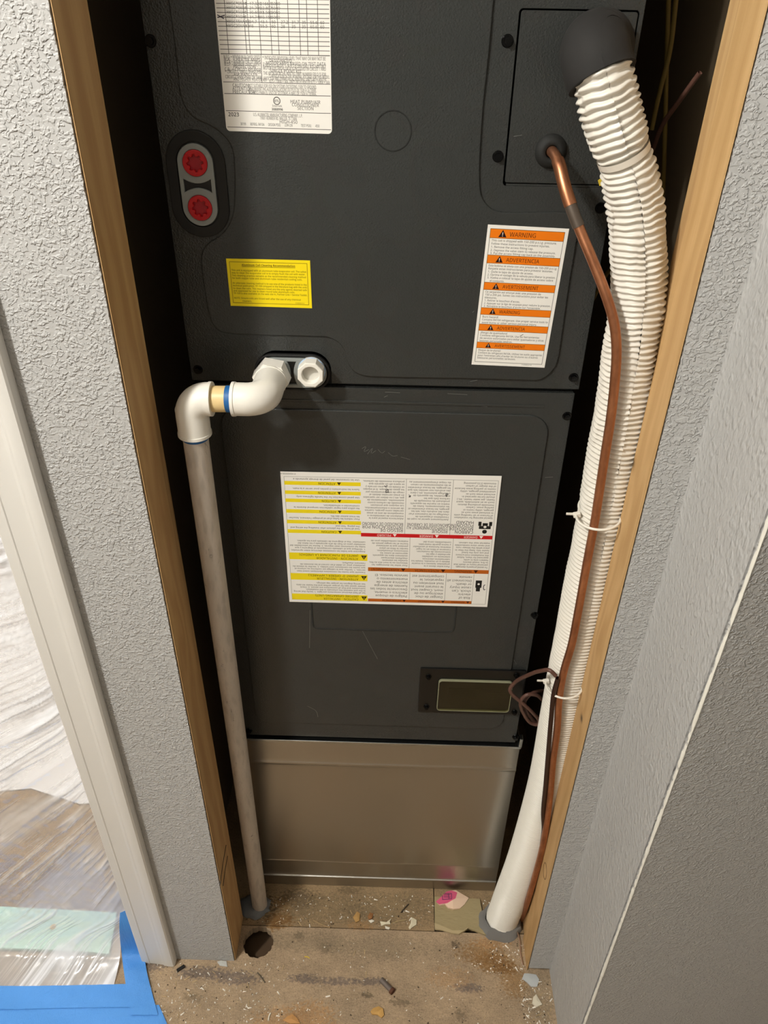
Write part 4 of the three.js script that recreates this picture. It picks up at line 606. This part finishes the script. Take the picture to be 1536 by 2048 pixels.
zipTie(tTie1, [1160, 1006], 'white zip tie around sleeve and copper tube, beside the big danger sticker');
zipTie(tTie2, [1098, 1322], 'white zip tie around sleeve and copper tube, beside the small clear window');
// low voltage cables
{
  const Zw = -0.125;
  const c1 = thing('control_cable', 'brown control cable looped beside the small clear window', 'cable');
  mesh('cord', tube([at(1112, 1352, -0.056), at(1100, 1341, -0.06), at(1080, 1342, -0.075), at(1052, 1352, -0.10), at(1030, 1365, Zw), at(1020, 1378, Zw), at(1024, 1388, Zw), at(1042, 1404, Zw), at(1062, 1422, Zw), at(1078, 1442, -0.13), at(1076, 1449, -0.13), at(1062, 1446, -0.13), at(1048, 1428, -0.128), at(1041, 1408, -0.126), at(1045, 1396, -0.125), at(1056, 1389, -0.125), at(1072, 1390, -0.13), at(1085, 1400, -0.14), at(1098, 1412, -0.16)], 0.0033, 260, 10), M.cable, c1);
  const c2 = thing('control_cable', 'second brown cable coil behind the looped one, beside the cabinet edge', 'cable');
  mesh('cord', tube([at(1100, 1385, -0.17), at(1080, 1382, -0.15), at(1062, 1388, -0.138), at(1050, 1402, -0.135), at(1052, 1420, -0.135), at(1064, 1438, -0.138), at(1078, 1452, -0.142), at(1090, 1462, -0.16)], 0.0031, 120, 10), M.cable, c2);
  const c3 = thing('control_cable', 'dark brown cable running down along the copper tube to the floor', 'cable');
  mesh('cord', tube([at(1116, 1356, -0.053), at(1108, 1385, -0.054), at(1102, 1440, -0.056), at(1096, 1510, -0.057), at(1091, 1570, -0.058), at(1086, 1625, -0.060), at(1087, 1660, -0.062), at(1083, 1690, -0.064), at(1081, 1720, -0.068), at(1060, 1778, -0.07), at(1035, 1815, -0.075), onFloor(1016, 1846, 0.012)], 0.0038, 220, 10), M.cableDark, c3);
  const c5 = thing('thin_wire', 'thin bare wire curling over the floor by the pine stud', 'wire');
  mesh('strand', tube([onFloor(1005, 1845, 0.014), onFloor(1016, 1853, 0.010), onFloor(1028, 1850, 0.010), onFloor(1034, 1862, 0.008), onFloor(1040, 1885, 0.006), onFloor(1041, 1905, 0.004), onFloor(1046, 1930, 0.003)], 0.0012, 80, 6), std(0x9c7b66, 0.5), c5);
  const inner = [[[1352, 0, -0.3], [1340, 100, -0.3], [1318, 190, -0.3], [1303, 260, -0.3]], [[1337, 0, -0.32], [1333, 130, -0.32], [1330, 260, -0.32], [1325, 420, -0.32]], [[1400, 145, -0.2], [1360, 200, -0.22], [1325, 250, -0.24], [1305, 300, -0.26]], [[1185, 600, -0.3], [1215, 545, -0.28], [1240, 520, -0.25], [1260, 480, -0.26]]];
  const labels = ['pale cable hanging in the dark closet behind the black foam elbow', 'yellow cable hanging straight in the dark closet behind the sleeve', 'dark cable slanting toward the shaded framing stud', 'thin yellow cable in the gap beside the cabinet'];
  inner.forEach((p, i) => { const o = thing('hanging_cable', labels[i], 'cable'); mesh('cord', tube(p.map(([x, y, z]) => at(x, y, z)), 0.003, 60, 8), [M.cableYellow, M.cableYellow, M.cable, M.cableYellow][i], o); });
}

// ---------------------------------------------------------------- floor things
function slab(outline, y0, y1, jitter = 0) { const g = floorPlate(outline, [], y1, y1 - y0); return g; }
const fpx = (list, y = 0) => list.map(([x, y2]) => { const p = onFloor(x, y2, y); return [p.x, p.z]; });
{ // grey mastic around the sleeve's foot
  const p = onFloor(1000, 1846), o = thing('mastic_collar', 'lumpy grey mastic collar sealing the white sleeve to the floor', 'sealant', [p.x, 0, p.z]);
  const prof = [[0.049, -0.001], [0.047, 0.008], [0.044, 0.015], [0.040, 0.020], [0.034, 0.022]].map(([r, y]) => new THREE.Vector2(r, y)); const g = new THREE.LatheGeometry(prof, 56), q = g.attributes.position;
  for (let i = 0; i < q.count; i++) { const x = q.getX(i), y = q.getY(i), z = q.getZ(i), k = 1 + 0.07 * n3(x * 40, y * 40, z * 40) + 0.02 * n3(x * 130, y * 130, z * 130); q.setXYZ(i, x * k, Math.max(-0.001, y + 0.002 * n3(x * 90, 4, z * 90)), z * k * 0.85); } g.computeVertexNormals();
  M.mastic.side = THREE.DoubleSide; mesh('mastic', g, M.mastic, o);
}
{ // broken tan board
  const o = thing('board_scrap', 'torn tan particle board corner lifting beside the grey mastic collar', 'board');
  const top = fpx([[869, 1790], [960, 1795], [970, 1850], [985, 1872], [960, 1862], [937, 1853], [928, 1860], [905, 1860], [884, 1851], [870, 1845]], 0.012);
  mesh('board', slab(top, 0.001, 0.006), std(0xa0916c, 0.9, { bumpMap: rep(peel, 3, 3), bumpScale: 0.002 }), o);
  const lip = fpx([[869, 1846], [884, 1852], [905, 1861], [930, 1861], [936, 1854], [934, 1858], [918, 1868], [902, 1866], [885, 1860], [870, 1858]], 0.006);
  mesh('broken_edge', slab(lip, 0.002, 0.0068), M.particle, o);
}
{ // pink marked paper scrap
  const o = thing('paper_scrap', 'crumpled pink and cream printed paper scrap in front of the plenum', 'paper');
  const outline = [[872, 1802], [880, 1796], [893, 1783], [902, 1780], [912, 1781], [938, 1795], [929, 1808], [920, 1816], [906, 1818], [896, 1815], [890, 1808], [880, 1810]];
  const tex = canvas(256, 128, (g) => { g.fillStyle = '#e6c8ae'; g.fillRect(0, 0, 256, 128); g.fillStyle = '#d65a7e'; g.beginPath(); g.moveTo(0, 70); g.lineTo(40, 20); g.lineTo(120, 0); g.lineTo(165, 20); g.lineTo(150, 62); g.lineTo(90, 90); g.lineTo(10, 100); g.fill(); g.strokeStyle = '#6a2f5a'; g.lineWidth = 5; g.strokeRect(50, 25, 70, 40); g.beginPath(); g.moveTo(60, 35); g.lineTo(110, 35); g.moveTo(60, 48); g.lineTo(112, 52); g.moveTo(95, 25); g.lineTo(100, 65); g.stroke(); });
  const c = onFloor(905, 1800, 0.01), pts = fpx(outline, 0.010), pos = [c.x, 0.016, c.z], uv = [0.5, 0.5], idx = []; pts.forEach(([x, z], i) => { pos.push(x, 0.0075 + 0.006 * Math.abs(n2(i * 1.7, 4)), z); uv.push((outline[i][0] - 872) / 66, 1 - (outline[i][1] - 1780) / 38); });
  const n = pts.length; for (let i = 0; i < n; i++) idx.push(0, 1 + (i + 1) % n, 1 + i); const b = pos.length / 3; pos.push(c.x, 0.0066, c.z); uv.push(0.9, 0.1); pts.forEach(([x, z]) => { pos.push(x, 0.0062, z); uv.push(0.9, 0.1); }); for (let i = 0; i < n; i++) { idx.push(b, b + 1 + i, b + 1 + (i + 1) % n, 1 + i, 1 + (i + 1) % n, b + 1 + i, b + 1 + i, 1 + (i + 1) % n, b + 1 + (i + 1) % n); }
  const g = new THREE.BufferGeometry(); g.setAttribute('position', new THREE.Float32BufferAttribute(pos, 3)); g.setAttribute('uv', new THREE.Float32BufferAttribute(uv, 2)); g.setIndex(idx); const q = g.toNonIndexed(); q.computeVertexNormals(); mesh('paper', q, std(0xffffff, 0.8, { map: tex, side: THREE.DoubleSide }), o);
}
function chip(name, label, category, outline, color, h = 0.004, y = 0.0006, group) { // small flat scrap with an uneven top
  const pts = fpx(outline), c = pts.reduce((a, p) => [a[0] + p[0] / pts.length, a[1] + p[1] / pts.length], [0, 0]), pos = [c[0], y + h, c[1]], idx = [], n = pts.length;
  pts.forEach(([x, z], i) => pos.push(x, y + h * (0.45 + 0.4 * Math.abs(n2(i * 2.1, x * 90))), z)); const b = pos.length / 3; pos.push(c[0], y, c[1]); pts.forEach(([x, z]) => pos.push(x, y, z));
  for (let i = 0; i < n; i++) { const k = (i + 1) % n; idx.push(0, 1 + k, 1 + i, b, b + 1 + i, b + 1 + k, 1 + i, 1 + k, b + 1 + i, b + 1 + i, 1 + k, b + 1 + k); }
  const g = new THREE.BufferGeometry(); g.setAttribute('position', new THREE.Float32BufferAttribute(pos, 3)); g.setAttribute('uv', new THREE.Float32BufferAttribute(new Float32Array(pos.length / 3 * 2), 2)); g.setIndex(idx); const q = g.toNonIndexed(); q.computeVertexNormals();
  const o = mesh(name, q, std(color, 0.85, { side: THREE.DoubleSide })); return tag(o, label, category, group);
}
chip('plaster_chip', 'cream plaster flake shaped like a bow tie near the floor joint', 'chip', [[760, 1844], [764, 1848], [778, 1845], [783, 1838], [779, 1845], [781, 1849], [770, 1850], [763, 1853]], 0xd9d0b6);
chip('plaster_chip', 'large pointed cream plaster flake beside the plywood joint', 'chip', [[823, 1836], [833, 1841], [833, 1850], [824, 1856], [820, 1860], [817, 1856], [821, 1848]], 0xd6cdb2);
chip('plaster_chip', 'small white plaster crumb left of the bow tie flake', 'chip', [[737, 1842], [744, 1840], [749, 1843], [742, 1847]], 0xe4dfd0);
chip('plaster_chip', 'small white crumb on the joint under the bow tie flake', 'chip', [[770, 1853], [780, 1856], [778, 1860], [771, 1858]], 0xe4dfd0);
chip('wood_chip', 'orange brown wood chip with frayed edge behind the joint', 'chip', [[706, 1836], [714, 1824], [720, 1828], [719, 1842], [712, 1846]], 0xb08a52);
chip('wood_chip', 'red brown round wood chip behind the joint', 'chip', [[735, 1834], [740, 1826], [747, 1829], [744, 1838], [738, 1840]], 0x8f6238);
chip('wood_chip', 'golden crumbly wood chip on the front plywood', 'chip', [[741, 2025], [746, 2018], [757, 2014], [766, 2019], [768, 2032], [763, 2037], [755, 2031], [744, 2030]], 0xc59a58, 0.006);
chip('wood_chip', 'golden wood crumbs by the picture bottom beside the orange stain', 'chip', [[566, 2042], [575, 2034], [585, 2030], [595, 2038], [600, 2048], [580, 2048]], 0xc08f58, 0.005);
chip('paint_chip', 'pale paint flake lying by the left wall foot', 'chip', [[434, 1924], [442, 1922], [453, 1923], [455, 1934], [440, 1932]], 0xb9bab6, 0.002);
chip('paint_chip', 'large grey paint flake at the foot of the narrow wall strip', 'chip', [[1048, 1948], [1056, 1948], [1072, 1950], [1078, 1960], [1074, 1974], [1062, 1974], [1054, 1966], [1044, 1958]], 0xb5b9ba, 0.003);
chip('paint_chip', 'white crumb pile near the wall corner', 'chip', [[1066, 1996], [1072, 1990], [1078, 2000], [1084, 2010], [1072, 2016], [1064, 2008]], 0xd8cfba, 0.005);
function stick(name, label, category, a, b, r, color) { const p = onFloor(...a), q = onFloor(...b); p.y = q.y = r + 0.0004; const m = p.clone().lerp(q, 0.5); m.x += rr(-0.002, 0.002); m.z += rr(-0.002, 0.002); const o = mesh(name, mergeVertices(tube([p, m, q], r, 10, 7)), std(color, 0.7)); return tag(o, label, category); }
stick('splinter', 'long pale wood splinter left of the joint', 'splinter', [627, 1841], [660, 1856], 0.0014, 0xa48a63);
stick('splinter', 'thin dark splinter standing among chips behind the joint', 'splinter', [802, 1826], [817, 1809], 0.0015, 0x3f3326);
stick('splinter', 'thin pale twig beside the bow tie flake', 'splinter', [782, 1848], [812, 1840], 0.0009, 0xb09a70);
stick('splinter', 'short yellow straw on the front plywood', 'splinter', [609, 1914], [619, 1917], 0.0012, 0xd6b84a);
stick('splinter', 'dark curved sliver in front of the drilled hole', 'splinter', [515, 1946], [530, 1966], 0.0012, 0x5c5242);
stick('splinter', 'white curl of plastic on the front plywood', 'splinter', [537, 2042], [541, 2027], 0.0016, 0xe3ddcc);
{ // bent bolt and black plastic bit
  const o = thing('bolt', 'rusty bent bolt lying on the front plywood', 'bolt'), a = onFloor(762, 1962), b = onFloor(784, 1985); a.y = 0.006; b.y = 0.0068;
  mesh('shank', tube([a, a.clone().lerp(b, 0.5), b], 0.0055, 10, 12), std(0x6e645e, 0.6, { metalness: 0.3 }), o);
  const h = new THREE.CylinderGeometry(0.0068, 0.0068, 0.006, 16); h.applyQuaternion(new THREE.Quaternion().setFromUnitVectors(new THREE.Vector3(0, 1, 0), b.clone().sub(a).normalize())); h.translate(b.x, b.y + 0.0001, b.z); mesh('head', h, std(0x5a3622, 0.8), o);
  const p = onFloor(362, 1938), k = rbox(-0.0085, 0.0085, 0, 0.005, -0.003, 0.003, 0.0008); k.rotateY(0.65); k.translate(p.x, 0.0004, p.z); tag(mesh('plastic_bit', k, M.black), 'small black plastic piece lying by the casing foot', 'plastic piece');
}
// countless crumbs and shavings
{
  const flake = new THREE.TetrahedronGeometry(1, 0); flake.scale(1, 0.4, 0.7);
  const sets = [['plaster_crumbs', 'white plaster crumbs and shavings scattered over the subfloor', 0xf2ece0, 900, flake], ['wood_shavings', 'thin pale wood shavings scattered over the subfloor', 0xcbb083, 300, new THREE.CylinderGeometry(0.25, 0.2, 4, 5).rotateZ(Math.PI / 2)], ['dark_grit', 'dark grit scattered over the subfloor', 0x4a3c2c, 380, flake]];
  const zones = [[520, 900, 1790, 1852, 2.2], [300, 560, 1925, 2048, 3.6], [560, 1060, 1880, 2048, 2.4], [1040, 1106, 1955, 2048, 1.5], [980, 1048, 1880, 1950, 1], [880, 985, 1800, 1850, 0.6]]; const tot = zones.reduce((s, z) => s + z[4], 0);
  for (const [name, label, color, n, geo] of sets) {
    const im = new THREE.InstancedMesh(geo, std(color, 0.8), n), m = new THREE.Matrix4(), q = new THREE.Quaternion(), e = new THREE.Euler(), c = new THREE.Color();
    for (let i = 0; i < n; i++) {
      let k = rnd() * tot, z = zones[0]; for (const s of zones) { if ((k -= s[4]) < 0) { z = s; break; } }
      let p; for (let t = 0; t < 9; t++) { p = onFloor(rr(z[0], z[1]), rr(z[2], z[3])); if ((p.x - holeC[0]) ** 2 + (p.z - holeC[1]) ** 2 > 0.036 ** 2 && !(p.x > jointX && p.z < -0.06)) break; }
      const s = Math.pow(rnd(), 3) * 0.0026 + 0.0006, long = name === 'plaster_crumbs' && rnd() < 0.3 ? 2.6 : 1; e.set(rr(-0.3, 0.3), rr(0, 6.28), rr(-0.2, 0.2)); q.setFromEuler(e);
      m.compose(new THREE.Vector3(p.x, s * 0.4, p.z), q, new THREE.Vector3(s * long, s, s)); im.setMatrixAt(i, m); im.setColorAt(i, c.setScalar(rr(0.75, 1.1)));
    }
    im.name = name; im.castShadow = im.receiveShadow = true; im.userData = { kind: 'stuff', label, category: 'debris' }; scene.add(im);
  }
}

// ---------------------------------------------------------------- doorway: plastic sheet, tape and green strip
{
  const g = fpx([[-260, 1806], [0, 1817], [120, 1823], [235, 1829], [228, 1870], [219, 1912], [180, 1908], [90, 1903], [0, 1900], [-260, 1890]]);
  const s = mesh('board_strip', floorPlate(g.map(([x, z]) => [x, z]), [], 0.009, 0.0085), M.greenBoard); tag(s, 'pale green board strip lying on the floor under the plastic', 'board');
  const dp = onFloor(106, 1854, 0.009), dot = new THREE.CylinderGeometry(0.006, 0.006, 0.0012, 20); dot.translate(dp.x, 0.0098, dp.z); mesh('plug_hole', dot, std(0xb89a5c, 0.8), s);
  // sheet: hangs in the doorway, then runs out over the floor to the tape
  const X0 = -0.95, X1 = -0.1935, NX = 260, NY = 420, prof = new THREE.CatmullRomCurve3([[0, 1.75, -0.03], [0, 1.2, -0.03], [0, 0.6, -0.031], [0, 0.25, -0.030], [0, 0.12, -0.026], [0, 0.055, -0.014], [0, 0.018, 0.008], [0, 0.006, 0.035], [0, 0.0030, 0.066], [0, 0.0020, 0.10]].map((p) => new THREE.Vector3(...p)), false, 'centripetal');
  const pole = at(900, 1000, -0.03);                 // the creases fan out from here
  const sharp = (v, e) => Math.pow(1 - Math.abs(v), e);
  function crease(x, t, z) {                         // [height of the fold, how far the film is stretched white]
    const ax = x - pole.x, ay = t - z * 0.6 - pole.y, q = Math.atan2(ay, -ax) * 0.75, al = Math.hypot(ax, ay);
    const m1 = sst(-0.5, 0.3, n2(q * 5, al * 4 + 3)), m2 = sst(-0.3, 0.35, n2(q * 8 + 4, al * 5)), c1 = n2(q * 26 + 5, al * 0.8), c2 = n2(q * 66, al * 1.1 + 7), c3 = n2(q * 150, al * 2.2 + 1);
    const h = 0.004 * sharp(n2(q * 10, al * 0.8), 3) + 0.006 * sharp(c1, 6) * m1 + 0.0036 * sharp(c2, 5) * m2 + 0.0008 * n2(x * 30, t * 30);
    return [h, clamp(0.24 + 0.4 * sst(-0.1, 0.6, n2(q * 7 + 2, al * 1.2)) + 0.95 * sharp(c1, 12) * m1 + 0.8 * sharp(c2, 8) * m2 + 0.35 * sharp(c3, 8) * m1)];
  }
  const pp = prof.getSpacedPoints(NY), pos = [], uv = [], idx = [];
  for (let j = 0; j <= NY; j++) for (let i = 0; i <= NX; i++) {
    const u = i / NX, x = mix(X0, X1, u), p = pp[j], t = p.y; let hgt = crease(x, t, p.z)[0];
    const edge = sst(0, 0.05, X1 - x), fl = sst(0.004, 0.10, t); hgt *= (0.35 + 0.65 * edge) * mix(0.5 * sst(0.0035, 0.009, t), 1, fl);
    pos.push(x - 0.045 * (1 - sst(0.03, 0.115, t)) * u, Math.max(0.0012, p.y + (1 - fl) * Math.abs(hgt)), p.z + hgt * fl - 0.004 * fl - 0.012 * (1 - edge) * fl); uv.push(u, j / NY);
  }
  const TW = 1040, TH = 1680, fine = prof.getSpacedPoints(TH);
  M.film.transmissionMap = dataTex(TW, TH, (u, v, i, j) => { const p = fine[j]; return 0.92 - 0.72 * crease(mix(X0, X1, u), p.y, p.z)[1]; }); M.film.transmission = 1; M.film.transmissionMap.wrapS = M.film.transmissionMap.wrapT = THREE.ClampToEdgeWrapping;
  for (let j = 0; j < NY; j++) for (let i = 0; i < NX; i++) { const a = j * (NX + 1) + i, b = a + NX + 1; idx.push(a, b, a + 1, a + 1, b, b + 1); }
  const fg = new THREE.BufferGeometry(); fg.setAttribute('position', new THREE.Float32BufferAttribute(pos, 3)); fg.setAttribute('uv', new THREE.Float32BufferAttribute(uv, 2)); fg.setIndex(idx); fg.computeVertexNormals();
  tag(mesh('plastic_sheet', fg, M.film), 'wrinkled clear plastic sheet hung across the doorway and taped to the floor', 'plastic sheet');
  const cloth = floorPlate([[-2.6, -2.2], [-0.14, -2.2], [-0.14, -0.34], [-0.25, -0.33], [-0.36, -0.37], [-0.46, -0.36], [-0.6, -0.40], [-0.9, -0.36], [-2.6, -0.38]], [], 0.004, 0.0035);
  tag(mesh('drop_cloth', cloth, std(0xe8e8e6, 0.9)), 'white drop cloth on the floor far behind the plastic sheet', 'cloth');
  // blue tape
  function ribbon(left, right, y = 0.0) { const n = left.length, a = new THREE.CatmullRomCurve3(left, false, 'centripetal').getPoints(60), b = new THREE.CatmullRomCurve3(right, false, 'centripetal').getPoints(60), ps = [], ix = [], us = []; const K = 10;
    for (let j = 0; j <= 60; j++) for (let i = 0; i <= K; i++) { const p = a[j].clone().lerp(b[j], i / K); ps.push(p.x, p.y + 0.0006 * (1 + n2(p.x * 40, p.z * 40)), p.z); us.push(p.x, p.z); }
    for (let j = 0; j < 60; j++) for (let i = 0; i < K; i++) { const c = j * (K + 1) + i, d = c + K + 1; ix.push(c, d, c + 1, c + 1, d, d + 1); }
    const q = new THREE.BufferGeometry(); q.setAttribute('position', new THREE.Float32BufferAttribute(ps, 3)); q.setAttribute('uv', new THREE.Float32BufferAttribute(us, 2)); q.setIndex(ix); q.computeVertexNormals(); return q; }
  M.tape.side = THREE.DoubleSide;
  const f = (x, y, h) => onFloor(x, y, h);
  const T = [['blue masking tape over the sheet edge on the floor, beside the bare subfloor', ribbon([f(-200, 1966, 0.0042), f(0, 1972, 0.0042), f(130, 1971, 0.0042), f(256, 1968, 0.0042)], [f(-200, 2016, 0.0042), f(0, 2019, 0.0042), f(130, 2016, 0.0042), f(290, 2014, 0.0042)])],
    ['lower blue masking tape lapped on the floor in front of the first strip', ribbon([f(-200, 2012, 0.0022), f(0, 2014, 0.0022), f(130, 2012, 0.0022), f(318, 2010, 0.0022)], [f(-200, 2075, 0.0022), f(0, 2076, 0.0022), f(130, 2074, 0.0022), f(342, 2066, 0.0022)])],
    ['upright blue masking tape along the sheet edge by the casing foot', ribbon([at(240, 1826, -0.002), at(239, 1856, 0.004), f(243, 1905, 0.016), f(248, 1945, 0.009), f(254, 1985, 0.0052), f(262, 2030, 0.0052)], [at(264, 1815, -0.001), at(278, 1858, 0.004), f(288, 1908, 0.014), f(294, 1945, 0.008), f(304, 1985, 0.0052), f(316, 2030, 0.0052)])]];
  for (const [l, q] of T) tag(mesh('masking_tape', q, M.tape), l, 'tape');
}

renderer.render(scene, camera);
